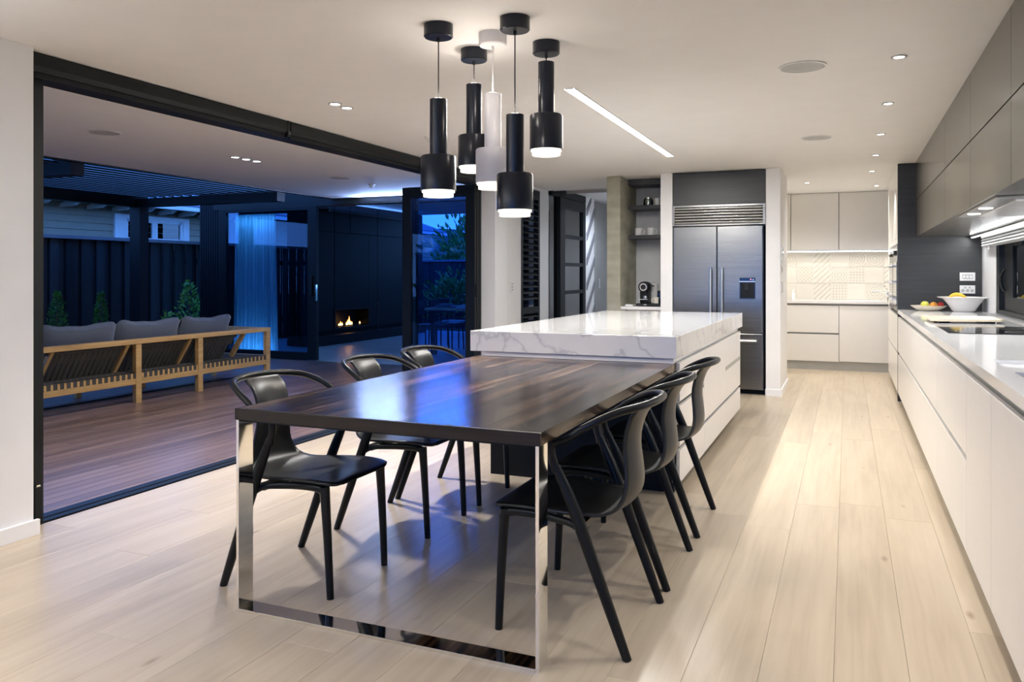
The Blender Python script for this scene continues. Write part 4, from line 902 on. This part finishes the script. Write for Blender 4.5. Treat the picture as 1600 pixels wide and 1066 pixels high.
# chopping board, bowl, plate, fruit
cb = thing('chopping_board', 'thick pale wooden chopping board on small feet', 'chopping board', (0.79, 6.75, 0.92))
put('board', G().prism([(0.55, 6.50), (0.59, 6.46), (1.0, 6.54), (1.03, 6.58), (1.0, 7.0), (0.96, 7.04), (0.59, 6.97), (0.55, 6.93)], 0.934, 0.952), 'board_oak', cb, bev=0.004)
for x, y in ((0.61, 6.52), (0.90, 6.57), (0.61, 6.88), (0.90, 6.93)): put('foot', G().box(x, x + 0.07, y, y + 0.04, 0.9205, 0.934), 'black_metal', cb)
def bowl(name, label, cat, x, y, prof, mat, sx=1.0): return tag(put(name, G().lathe(prof, (x, y, 0.9205), 48, 'z', sx, 1.0), mat, None, True, loc=(x, y, 0.9205)), label, cat)
bowl('fruit_bowl', 'deep flared white bowl of bananas', 'bowl', 1.01, 8.60, [(0, 0), (0.085, 0), (0.10, 0.012), (0.135, 0.07), (0.175, 0.12), (0.222, 0.132), (0.222, 0.138), (0.168, 0.128), (0.125, 0.074), (0.09, 0.018), (0, 0.012)], 'ceramic')
bowl('fruit_plate', 'shallow white dish of fruit against the dark panel', 'plate', 0.725, 8.69, [(0, 0), (0.08, 0), (0.11, 0.012), (0.158, 0.046), (0.161, 0.050), (0.153, 0.050), (0.105, 0.02), (0, 0.012)], 'ceramic_cream')
def fruit(name, label, x, y, z, r, mat, sz=0.92): 
    f_ = thing(name, label, 'fruit', (x, y, z - r * sz), 'fruit on the bench')
    put('flesh', G().lathe([(0.001, -r * sz * .92), (r * .5, -r * sz * .86), (r * .88, -r * sz * .45), (r, 0), (r * .9, r * sz * .45), (r * .55, r * sz * .82), (r * .2, r * sz * .92), (0.001, r * sz * .84)], (x, y, z), 18), mat, f_, True)
    put('stem', G().tube([(x, y, z + r * sz * .82), (x + .004, y, z + r * sz * 1.1)], 0.003, 6), 'bark', f_, True)
fruit('lemon', 'yellow green fruit on the left of the dish', 0.69, 8.67, 0.980, 0.037, 'green_peel'); fruit('orange', 'orange in the middle of the dish', 0.765, 8.66, 0.975, 0.035, 'orange_peel'); fruit('apple', 'red apple on the right of the dish', 0.828, 8.70, 0.980, 0.028, 'red_peel')
fruit('orange', 'orange lying deep in the white bowl', 0.93, 8.62, 1.00, 0.045, 'orange_peel'); fruit('orange', 'orange under the bananas in the white bowl', 1.03, 8.60, 1.00, 0.045, 'orange_peel')
bn_ = thing('banana_bunch', 'yellow bananas resting on top of the white bowl', 'fruit', (0.97, 8.6, 1.04))
for k in range(3):
    o_ = k * 0.022
    put('banana', G().tube(spline([(0.89, 8.57 + o_, 1.055), (0.93, 8.565 + o_, 1.078), (0.98, 8.565 + o_, 1.078), (1.03, 8.575 + o_, 1.052)], 5), [.006 + .012 * math.sin(math.pi * min(1, max(0, i / 15))) for i in range(16)], 8), 'yellow_peel', bn_, True)
# power points on the dark panel
def outlet(label, z0, z1, kind):
    o = thing('power_outlet' if kind else 'light_switch', label, 'socket' if kind else 'switch', (1.075, 8.878, z0))
    put('plate', G().box(1.008, 1.14, 8.866, 8.878, z0, z1), 'plastic_white', o, bev=0.003)
    if kind:
        for x in (1.035, 1.075, 1.113): put('socket', G().lathe([(0, 8.862), (0.014, 8.862), (0.014, 8.867)], (x, 0, z0 + 0.03), 14, 'y'), 'plastic_grey', o)
        for x in (1.055, 1.093): put('rocker', G().box(x - .008, x + .008, 8.862, 8.867, z0 + .05, z0 + .068), 'plastic_grey', o)
    else:
        put('recess', G().box(1.03, 1.118, 8.864, 8.867, z0 + .018, z1 - .018), 'grille_grey', o)
        for x in (1.045, 1.074, 1.103): put('rocker', G().box(x - .010, x + .010, 8.861, 8.866, z0 + .026, z1 - .026), 'plastic_white', o)
outlet('white three gang switch on the dark panel', 1.208, 1.289, False); outlet('white double power outlet below the switch', 1.084, 1.164, True)
# tall dark panel and oven tower
tag(put('tall_panel', G().box(bx - 0.002, 1.199, 8.88, 8.92, 0, CZ - 0.002), 'veneer_x', None, loc=(0.83, 8.9, 0)), 'full height dark timber panel closing the bench end', 'panel')
ot = thing('oven_tower', 'tall white oven cabinet seen edge-on beside the dark panel', 'cabinet', (0.83, 9.9, 0))
put('carcass', G().box(bx + 0.03, 1.199, 8.925, 10.90, 0.08, CZ - 0.002), 'groove_dark', ot); put('plinth', G().box(bx + 0.06, 1.19, 8.925, 10.9, 0, 0.08), 'groove_dark', ot)
for y0, y1 in ((8.925, 9.87), (9.874, 10.90)):
    put('door', G().box(bx, bx + 0.022, y0, y1, 1.645, CZ - 0.004), 'pantry_lacquer', ot); put('drawer_front', G().box(bx, bx + 0.022, y0, y1, 0.49, 0.85), 'pantry_lacquer', ot); put('drawer_front', G().box(bx, bx + 0.022, y0, y1, 0.08, 0.465), 'pantry_lacquer', ot)
put('filler', G().box(bx, bx + 0.02, 8.925, 10.90, 1.585, 1.642), 'pantry_lacquer', ot); put('filler', G().box(bx, bx + 0.02, 10.55, 10.90, 0.87, 1.585), 'pantry_lacquer', ot)
for y0, y1, lab in ((8.95, 9.70, 0), (9.72, 10.54, 1)):
    ov = put('oven', G().box(bx - 0.004, bx + 0.02, y0, y1, 0.90, 1.58), 'steel', ot)
    put('oven_glass', G().box(bx - 0.008, bx - 0.004, y0 + .03, y1 - .03, 0.95, 1.40), 'gloss_black', ov)
    for z in (1.02, 1.19, 1.36): put('oven_handle', G().tube([(bx - 0.045, y0 + .04, z), (bx - 0.045, y1 - .04, z)], 0.009, 8).tube([(bx - 0.045, y0 + .06, z), (bx, y0 + .06, z)], 0.006, 6).tube([(bx - 0.045, y1 - .06, z), (bx, y1 - .06, z)], 0.006, 6), 'aluminium', ov, True)
    for y in (y0 + .12, y0 + .30): put('knob', G().lathe([(0, bx - 0.035), (0.022, bx - 0.03), (0.026, bx - 0.004)], (0, y, 1.49), 16, 'x'), 'gloss_black', ov, True)
# upper cabinets
ux = 0.622
ys = (8.878, 7.525, 6.278, 5.021, 3.835, 2.6, 1.4)
names = ('beside the dark tall panel', 'second from the dark tall panel', 'above the far end of the range hood', 'above the range hood lamps', 'at the right edge of the picture', 'nearest the viewer outside the picture')
for k in range(6):
    y1, y0 = ys[k], ys[k + 1]
    u = thing('wall_cabinet', 'dark timber wall cabinet ' + names[k], 'cabinet', (0.91, (y0 + y1) / 2, 1.64), 'dark timber wall cabinets')
    put('carcass', G().box(ux + 0.022, 1.199, y0, y1, 1.645, CZ - 0.002), 'groove_dark', u)
    for z0, z1 in ((1.640, 1.997), (2.004, CZ - 0.004)): put('door', G().box(ux, ux + 0.02, y0 + 0.003, y1 - 0.003, z0, z1), 'veneer_y', u)
    put('underside', G().box(ux + 0.02, 1.199, y0, y1, 1.640, 1.645), 'veneer_y', u)
rh = thing('range_hood', 'slim steel range hood set in the underside of the wall cabinets', 'range hood', (0.85, 5.0, 1.625))
put('plate', G().box(0.645, 1.01, 4.35, 5.72, 1.628, 1.6395), 'steel', rh, bev=0.002); put('glass_panel', G().box(0.74, 0.99, 4.45, 5.60, 1.620, 1.628), 'ceramic', rh, bev=0.002)
for y in (5.42, 4.98):
    put('lamp_lens', G().lathe([(0, 1.624), (0.032, 1.624), (0.036, 1.628), (0, 1.628)], (0.690, y, 0), 20), 'led_cool', rh, True)
    light('hood_lamp', 'SPOT', rh, (0.690, y, 1.618), 5, (0.95, 0.98, 1), spot_size=R(120), spot_blend=.6, shadow_soft_size=.03)
us = thing('led_strip', 'bright led strip where wall cabinets meet the window wall', 'light strip', (1.15, 5.5, 1.62))
put('channel', G().box(1.10, 1.13, 2.7, 8.86, 1.628, 1.6395), 'aluminium', us); put('diffuser', G().box(1.102, 1.128, 2.72, 8.85, 1.622, 1.628), 'led_cool', us)
light('led_lamp', 'AREA', us, (1.09, 5.8, 1.618), 17, (0.96, 0.98, 1.0), (0, R(35), 0), shape='RECTANGLE', size=0.025, size_y=6.0)
bl = thing('window_blind', 'raised pale blind gathered at the top of the kitchen window', 'blind', (1.165, 5.5, 1.52))
for k in range(4): put('slat', G().bar((1.165, 2.7, 1.530 + k * 0.024), (1.165, 8.50, 1.530 + k * 0.024), 0.05, 0.014, (0.25, 0, 1)), 'grille_grey', bl, bev=0.003)
put('head_rail', G().box(1.14, 1.19, 2.7, 8.50, 1.605, 1.638), 'plastic_white', bl); put('cord_loop', G().tube(spline([(1.15, 8.16, 1.525), (1.15, 8.14, 1.495), (1.15, 8.11, 1.495), (1.15, 8.10, 1.525)], 5), 0.004, 6), 'plastic_white', bl, True)

# ================================================================== pantry
py_ = 11.40
def pantry_unit(label, x0, x1, rows, kick=0.11):
    u = thing('pantry_cabinet', label, 'cabinet', ((x0 + x1) / 2, 11.7, 0), 'white pantry base cabinets')
    put('carcass', G().box(x0, x1, py_ + 0.03, 11.99, kick, 0.884), 'groove', u); put('plinth', G().box(x0, x1, py_ + 0.02, py_ + 0.05, 0, kick), 'groove', u)
    for z0, z1 in rows: put('drawer_front', G().box(x0 + .002, x1 - .002, py_, py_ + 0.02, z0, z1), 'pantry_lacquer', u, bev=0.0015)
pantry_unit('white two drawer pantry unit on the left', -0.92, -0.103, ((0.115, 0.474), (0.496, 0.858)))
pantry_unit('white full height door of the pantry dishwasher', -0.100, 0.50, ((0.122, 0.858),), 0.115)
pantry_unit('pantry unit hidden behind the oven tower', 0.503, 1.19, ((0.115, 0.858),))
tag(put('pantry_worktop', G().box(-1.64, 1.19, 11.375, 11.99, 0.885, 0.924), 'quartz', None, bev=0.002, loc=(-0.2, 11.7, 0.885)), 'white stone worktop along the back of the pantry', 'worktop')
for x0, x1, lab in ((-1.64, -0.722, 'narrow end of a white pantry wall cupboard by the pier'), (-0.718, -0.107, 'left large white pantry wall cupboard'), (-0.103, 0.51, 'right large white pantry wall cupboard'), (0.514, 1.19, 'pantry wall cupboard hidden behind the oven tower')):
    u = thing('wall_cupboard', lab, 'cabinet', ((x0 + x1) / 2, 11.8, 1.60), 'white pantry wall cupboards')
    put('carcass', G().box(x0, x1, 11.70, 11.995, 1.605, CZ - 0.001), 'groove', u); put('door', G().box(x0 + .002, x1 - .002, 11.68, 11.70, 1.602, CZ - 0.006), 'pantry_lacquer', u, bev=0.0015)
ps = thing('led_strip', 'glowing led strip under the pantry wall cupboards', 'light strip', (-0.2, 11.75, 1.59))
put('channel', G().box(-1.6, 1.15, 11.74, 11.78, 1.590, 1.602), 'aluminium', ps); put('diffuser', G().box(-1.6, 1.15, 11.735, 11.785, 1.578, 1.590), 'led_warm', ps)
light('led_lamp', 'AREA', ps, (-0.2, 11.76, 1.574), 4.5, (1.0, 0.95, 0.88), (R(-8), 0, 0), shape='RECTANGLE', size=2.7, size_y=0.04)
sb = sroot('wall_splashback', 'patterned beige tile splashback in the pantry', 'splashback', (-0.2, 11.998, 0.924))
put('grout', G().box(-1.6, 1.19, 11.996, 11.9995, 0.924, 1.604), 'white_paint', sb)
tm = []
for k in range(7):
    me = mesh_of('tile', G().box(-0.111, 0.111, -0.008, 0, -0.111, 0.111)); me.materials.append(MATS['pattern_tile_%d' % k]); tm.append(me)
rt = random.Random(3)
for r_ in range(3):
    for c in range(9): piece(tm[rt.randrange(7)], 'tile', sb, (-1.0 + c * 0.2245 + 0.2, -0.002, 0.1125 + r_ * 0.2255))
ta = thing('tap', 'chrome tap spout over the pantry sink', 'tap', (0.50, 11.85, 0.924))
put('stem', G().lathe([(0, 0.924), (0.025, 0.924), (0.022, 0.94), (0.018, 1.06), (0, 1.065)], (0.50, 11.85, 0), 20), 'chrome', ta, True); put('spout', G().tube([(0.50, 11.85, 1.045), (0.30, 11.78, 1.03)], 0.024, 12, 0.7), 'chrome', ta, True); put('lever', G().tube([(0.50, 11.85, 1.06), (0.46, 11.80, 1.11)], 0.008, 8), 'chrome', ta, True)
tag(put('soap_dispenser', G().lathe([(0, 0.924), (0.022, 0.924), (0.022, 1.01), (0.008, 1.02), (0.008, 1.06), (0, 1.06)], (-0.70, 11.9, 0), 16).tube([(-0.70, 11.9, 1.055), (-0.67, 11.86, 1.055)], .006, 6), 'plastic_white', None, True, loc=(-0.70, 11.9, 0.924)), 'small white pump bottle at the left of the pantry worktop', 'bottle')

# ================================================================== outdoor sofa
SX = -6.53
so = thing('outdoor_sofa', 'long oak framed outdoor sofa seen from behind on the deck', 'sofa', (-6.9, 6.35, -0.012))
ly = (4.83, 5.94, 6.77, 7.88)
for y in ly: put('leg', G().box(SX - 0.05, SX, y - 0.034, y + 0.034, -0.012, 0.575), 'sofa_oak', so, bev=0.002)
for y in (ly[0], ly[-1]): put('leg', G().box(-7.42, -7.37, y - 0.03, y + 0.03, -0.012, 0.575), 'sofa_oak', so, bev=0.002)
for y in ly[1:3]: put('leg', G().box(-7.42, -7.37, y - 0.03, y + 0.03, -0.012, 0.18), 'sofa_oak', so, bev=0.002)
put('top_rail', G().box(SX - 0.09, SX + 0.005, ly[0] - 0.034, ly[-1] + 0.034, 0.575, 0.622), 'sofa_oak', so, bev=0.003)
for y in (ly[0], ly[-1]): put('arm', G().box(-7.42, SX - 0.09, y - 0.034, y + 0.034, 0.575, 0.622), 'sofa_oak', so, bev=0.003)
put('seat_rail', G().box(SX - 0.04, SX - 0.004, ly[0], ly[-1], 0.175, 0.232), 'sofa_oak', so, bev=0.002); put('seat_rail', G().box(-7.42, -7.38, ly[0], ly[-1], 0.175, 0.285), 'sofa_oak', so, bev=0.002)
sr = put('strap_rail', G().box(SX - 0.035, SX - 0.012, ly[0] + .03, ly[-1] - .03, 0.234, 0.282), 'sofa_oak', so)
for y in (ly[0], ly[-1]): put('seat_rail', G().box(-7.38, SX - 0.04, y - 0.02, y + 0.02, 0.175, 0.285), 'sofa_oak', so)
sm = mesh_of('seat_strap', G().box(-0.83, 0.0, -0.019, 0.019, 0.050, 0.056).box(-0.003, 0.0, -0.019, 0.019, 0.0, 0.050)); sm.materials.append(MATS['webbing'])
y = ly[0] + 0.07
while y < ly[-1] - 0.05: piece(sm, 'seat_strap', so, (SX - 0.008 + 6.9, y - 6.35, 0.232 + 0.012)); y += 0.0665
lm = mesh_of('cross_strap', G().box(-0.02, 0.02, -1.45, 1.45, 0, 0.004)); lm.materials.append(MATS['webbing'])
for k in range(9): piece(lm, 'cross_strap', so, (-7.30 + k * 0.085 + 6.9, 0.005, 0.289 + 0.012))
for y in (5.02, 5.84, 6.66, 7.50): put('back_strut', G().bar((SX - 0.05, y, 0.58), (SX - 0.24, y, 0.295), 0.035, 0.05, (1, 0, 0)), 'sofa_oak', so)
bs = mesh_of('back_strap', G().bar((0, 0, 0.0), (-0.16, 0.0, -0.275), 0.046, 0.005, (1, 0, 0.5))); bs.materials.append(MATS['webbing'])
put('back_rail', G().bar((SX - 0.075, 4.98, 0.555), (SX - 0.075, 7.40, 0.555), 0.02, 0.03), 'webbing', so)
y = 5.06
while y < 7.36: piece(bs, 'back_strap', so, (SX - 0.08 + 6.9, y - 6.35, 0.565 + 0.012)); y += 0.058
put('back_sling', G().bar((SX - 0.093, 6.2, 0.56), (SX - 0.145, 6.2, 0.455), 2.40, 0.006, (1, 0, 0.5)), 'webbing', so)
def cushion(y0, y1, label, tilt=0.0):
    w = y1 - y0; n = 24; rows = []
    c = thing('back_cushion', label, 'cushion', (-6.78, (y0 + y1) / 2, 0.30), 'grey back cushions on the sofa')
    g = G(); hz = 0.52
    for side in (1, -1):
        rows = []
        for i in range(15):
            v = i / 14
            row = []
            for k in range(n + 1):
                u_ = k / n
                puff = (max(0, 1 - (2 * u_ - 1) ** 4) ** .5) * (max(0, 1 - (2 * v - 1) ** 4) ** .5)
                sag = 0.045 * math.sin(math.pi * u_) * max(0, v - .5) * 2 - 0.022 * abs(2 * u_ - 1) ** 3 * (v > .5) * 0
                zz = 0.30 + hz * v - sag - 0.055 * abs(2 * u_ - 1) ** 14 * max(0, v - .4) / .6 + 0.004 * math.sin(u_ * 19) * (v > .9)
                yy = y0 + w * u_ + 0.012 * math.sin(v * 6 + y0)
                xx = -6.90 + (zz - 0.30) * 0.38 + side * (0.012 + 0.075 * puff) + tilt * u_ * v
                row.append((xx, yy, zz))
            rows.append(row)
        g.grid(rows)
    put('cover', g, 'cushion_grey', c, True)
    top = [rows[-1][k] for k in range(n + 1)]
    put('piping', G().tube([(p[0] + 0.012, p[1], p[2]) for p in top], 0.006, 6), 'cushion_grey', c, True)
cushion(4.98, 5.825, 'grey back cushion partly cut off by the door jamb', 0.02); cushion(5.845, 6.66, 'middle grey back cushion of the outdoor sofa'); cushion(6.68, 7.42, 'grey back cushion nearest the far glass door', 0.015)

# ================================================================== plants
def foliage(pts, size, rnd, n, up=0.2):
    g = G()
    for _ in range(n):
        c, nr = pts(rnd)
        c = Vector(c); d = (Vector(nr) + Vector((rnd.uniform(-.6, .6), rnd.uniform(-.6, .6), rnd.uniform(-.3, .6) + up))).normalized()
        sdv = d.cross(Vector((rnd.uniform(-1, 1), rnd.uniform(-1, 1), rnd.uniform(-1, 1)))).normalized(); L = size * rnd.uniform(.6, 1.2); W = L * .45
        nn = d.cross(sdv) * L * .12; a = len(g.v)
        for p in (c, c + d * L * .45 + sdv * W * .5 + nn, c + d * L, c + d * L * .45 - sdv * W * .5 + nn): g.v.append(tuple(p))
        g.f.append((a, a + 1, a + 2, a + 3))
    return g
def cone_plant(x, y, h, r, label, seed, mat='conifer_green', size=0.05, n=1500, name='conifer', wob=0.0, zb=-0.2):
    rnd = random.Random(seed); p = thing(name, label, 'plant', (x, y, zb), None)
    def pts(q):
        t = q.random() ** 1.3; z = zb + 0.12 + (h - 0.12) * t; a = q.uniform(0, 2 * math.pi); rr = r * (1 - t) ** .7 * (1 + .25 * math.sin(7 * a + 9 * t)) * q.uniform(.55, 1)
        return (x + rr * math.cos(a) + wob * t, y + rr * math.sin(a), z), (math.cos(a), math.sin(a), .6)
    put('foliage', foliage(pts, size, rnd, n), mat, p, fix=False)['kind'] = 'stuff'
    put('stem', G().tube([(x, y, zb), (x + wob * .5, y, zb + h * .5), (x + wob, y, zb + h * .92)], [.02, .014, .005], 8), 'bark', p, True)
cone_plant(-10.0, 7.72, 1.22, 0.22, 'small dark conifer by the fence nearest the door jamb', 1)
cone_plant(-10.0, 8.42, 1.20, 0.17, 'slim dark conifer against the fence left of the pergola post', 2)
cone_plant(-9.95, 10.06, 1.36, 0.30, 'glossy leaved laurel shrub behind the sofa', 3, 'laurel_green', 0.085, 700, 'laurel_shrub')
cone_plant(-9.85, 9.50, 0.86, 0.16, 'low glossy shrub beside the laurel', 4, 'laurel_green', 0.08, 260, 'laurel_shrub')
# garden seen through the folded door and fireplace room
tbx = thing('outdoor_table', 'pale outdoor dining table in the fireplace room', 'table', (-5.7, 12.1, -0.01))
put('top', G().box(-6.2, -5.2, 11.2, 13.0, 0.70, 0.74), 'weatherboard', tbx, bev=0.003)
for x, y in ((-6.1, 11.3), (-5.3, 11.3), (-6.1, 12.9), (-5.3, 12.9)): put('leg', G().box(x - .03, x + .03, y - .03, y + .03, -0.01, 0.70), 'black_metal', tbx)
oc_ = thing('outdoor_chair', 'x', 'chair', (0, 0, -0.01), 'outdoor dining chairs')
put('seat', G().box(-.23, .23, -.22, .22, .43, .455), 'black_metal', oc_, bev=.004); put('backrest', G().prism([(-.23, .60), (-.23, .82), (-.21, .84), (.21, .84), (.23, .82), (.23, .60)], .225, .245, 'xz'), 'black_metal', oc_)
for x, y in ((-.2, -.19), (.2, -.19), (-.2, .23), (.2, .23)): put('leg', G().tube([(x * 1.1, y * 1.05, -.01), (x, y, .44 if y < 0 else .82)], .013, 8), 'black_metal', oc_, True)
for i, (x, y, a, lab) in enumerate(((-6.28, 11.6, 90, 'near left'), (-6.28, 12.15, 90, 'middle left'), (-6.42, 12.68, 90, 'far left'), (-5.0, 11.7, -90, 'near right'), (-5.0, 12.4, -90, 'far right'))):
    o = oc_ if i == 0 else copy_tree(oc_); o.location = (x, y, -0.01); o.rotation_euler = (0, 0, R(a)); o['label'] = 'black outdoor chair at the ' + lab + ' of the outdoor table'
tag(put('folded_napkins', G().box(-6.1, -5.8, 11.35, 11.55, .741, .775).box(-6.05, -5.85, 11.38, 11.52, .775, .80), 'fence_cap', None, bev=.01, loc=(-5.95, 11.45, .741)), 'folded cloth lying on the outdoor table', 'cloth')
gf = thing('garden_fence', 'dark boundary fence at the end of the garden', 'fence', (-9.0, 19.5, -0.2))
put('cap_rail', G().box(-12.2, -4.9, 19.45, 19.6, 1.62, 1.67), 'fence_cap', gf)
gm = mesh_of('fence_board', G().box(-0.09, 0.09, -0.012, 0.012, 0, 1.82)); gm.materials.append(MATS['fence_stain'])
x = -12.1
while x < -5.0: piece(gm, 'fence_board', gf, (x + 9.0, 0.02 * (int(x * 100) % 2), 0)); x += 0.17
def bush(x, y, h, r, label, seed, n=900, mat='garden_green', size=0.16, name='garden_shrub', zb=-0.2):
    rnd = random.Random(seed); p = thing(name, label, 'plant', (x, y, zb))
    def pts(q):
        a, b = q.uniform(0, 2 * math.pi), q.uniform(-.2, 1); c = math.sqrt(max(0, 1 - b * b)); k = q.uniform(.6, 1.0) * (1 + .2 * math.sin(5 * a + 3 * b))
        return (x + r * c * math.cos(a) * k, y + r * c * math.sin(a) * k, zb + h * .35 + h * .65 * b * k), (c * math.cos(a), c * math.sin(a), b)
    put('foliage', foliage(pts, size, rnd, n), mat, p, fix=False)['kind'] = 'stuff'
    put('trunk', G().tube([(x, y, zb), (x, y, zb + h * .6)], [.05, .02], 8), 'bark', p, True)
bush(-9.3, 18.3, 1.5, .7, 'leafy shrub left in front of the garden fence', 11); bush(-7.9, 17.6, 1.9, .6, 'taller shrub in the middle before the garden fence', 12); bush(-6.1, 18.4, 1.3, .7, 'rounded shrub right in front of the garden fence', 13)
bush(-10.6, 22.0, 3.4, 1.1, 'large tree beyond the left of the garden fence', 14, 1400, size=.25, name='garden_tree'); bush(-13.0, 30, 3.2, 2.2, 'broad tree farther beyond the garden fence', 15, 1400, size=.3, name='garden_tree'); bush(-8.2, 25.5, 2.8, 1.4, 'low wide tree beyond the right of the fence', 16, 1400, size=.28, name='garden_tree')
rows = []; rh_ = random.Random(5)
for i in range(5):
    row = []
    for k in range(41):
        xx = -120 + k * 5; yy = 150 + i * 12
        row.append((xx, yy, -0.5 + (9.5 * math.sin(i / 4 * math.pi * .5)) * (1 + .35 * math.sin(k * .45) + .2 * math.sin(k * 1.1 + i)) + rh_.uniform(-.4, .4)))
    rows.append(row)
rows.append([(p[0], p[1] + 20, -0.5) for p in rows[-1]])
struct(put('hillside', G().grid(rows), 'hills', None, True, fix=False), 'low dark hills on the horizon', 'hill')

# ================================================================== unseen living end: uplighters added to brighten the ceiling
for x, y, w in ((-3.2, 0.9, 'by the left wall'), (-2.2, 0.2, 'in the middle of the living end'), (-3.2, -2.7, 'in the rear left corner')):
    fl_ = thing('fill_uplighter', 'added black uplighter fill lamp ' + w + ', behind the viewer', 'lamp', (x, y, 0), 'added uplighter fill lamps')
    put('base', G().lathe([(0, 0), (0.14, 0), (0.14, 0.015), (0.02, 0.03), (0, 0.03)], (x, y, 0), 32), 'black_metal', fl_, True)
    put('pole', G().tube([(x, y, 0.02), (x, y, 1.62)], 0.012, 10), 'black_metal', fl_, True)
    put('shade', G().lathe([(0.03, 1.60), (0.05, 1.62), (0.16, 1.75), (0.165, 1.75), (0.055, 1.61), (0.03, 1.59), (0.03, 1.60)], (x, y, 0), 36), 'black_metal', fl_, True)
    light('uplight_fill', 'SPOT', fl_, (x, y, 1.70), 100, (0.90, 0.94, 1.0), (R(180), 0, 0), spot_size=R(150), spot_blend=0.9, shadow_soft_size=0.08)

for k, (x, h) in enumerate(((-10.3, 3.4), (-7.2, 3.8), (-4.1, 3.3))):  # unseen trees added to close the sky gap above the return fence
    bush(x, -4.6, h, 0.95, 'dense hedge tree added behind the return fence to hide sky, ' + ('left', 'middle', 'right')[k], 30 + k, 1200, size=.3, name='sky_block_tree')
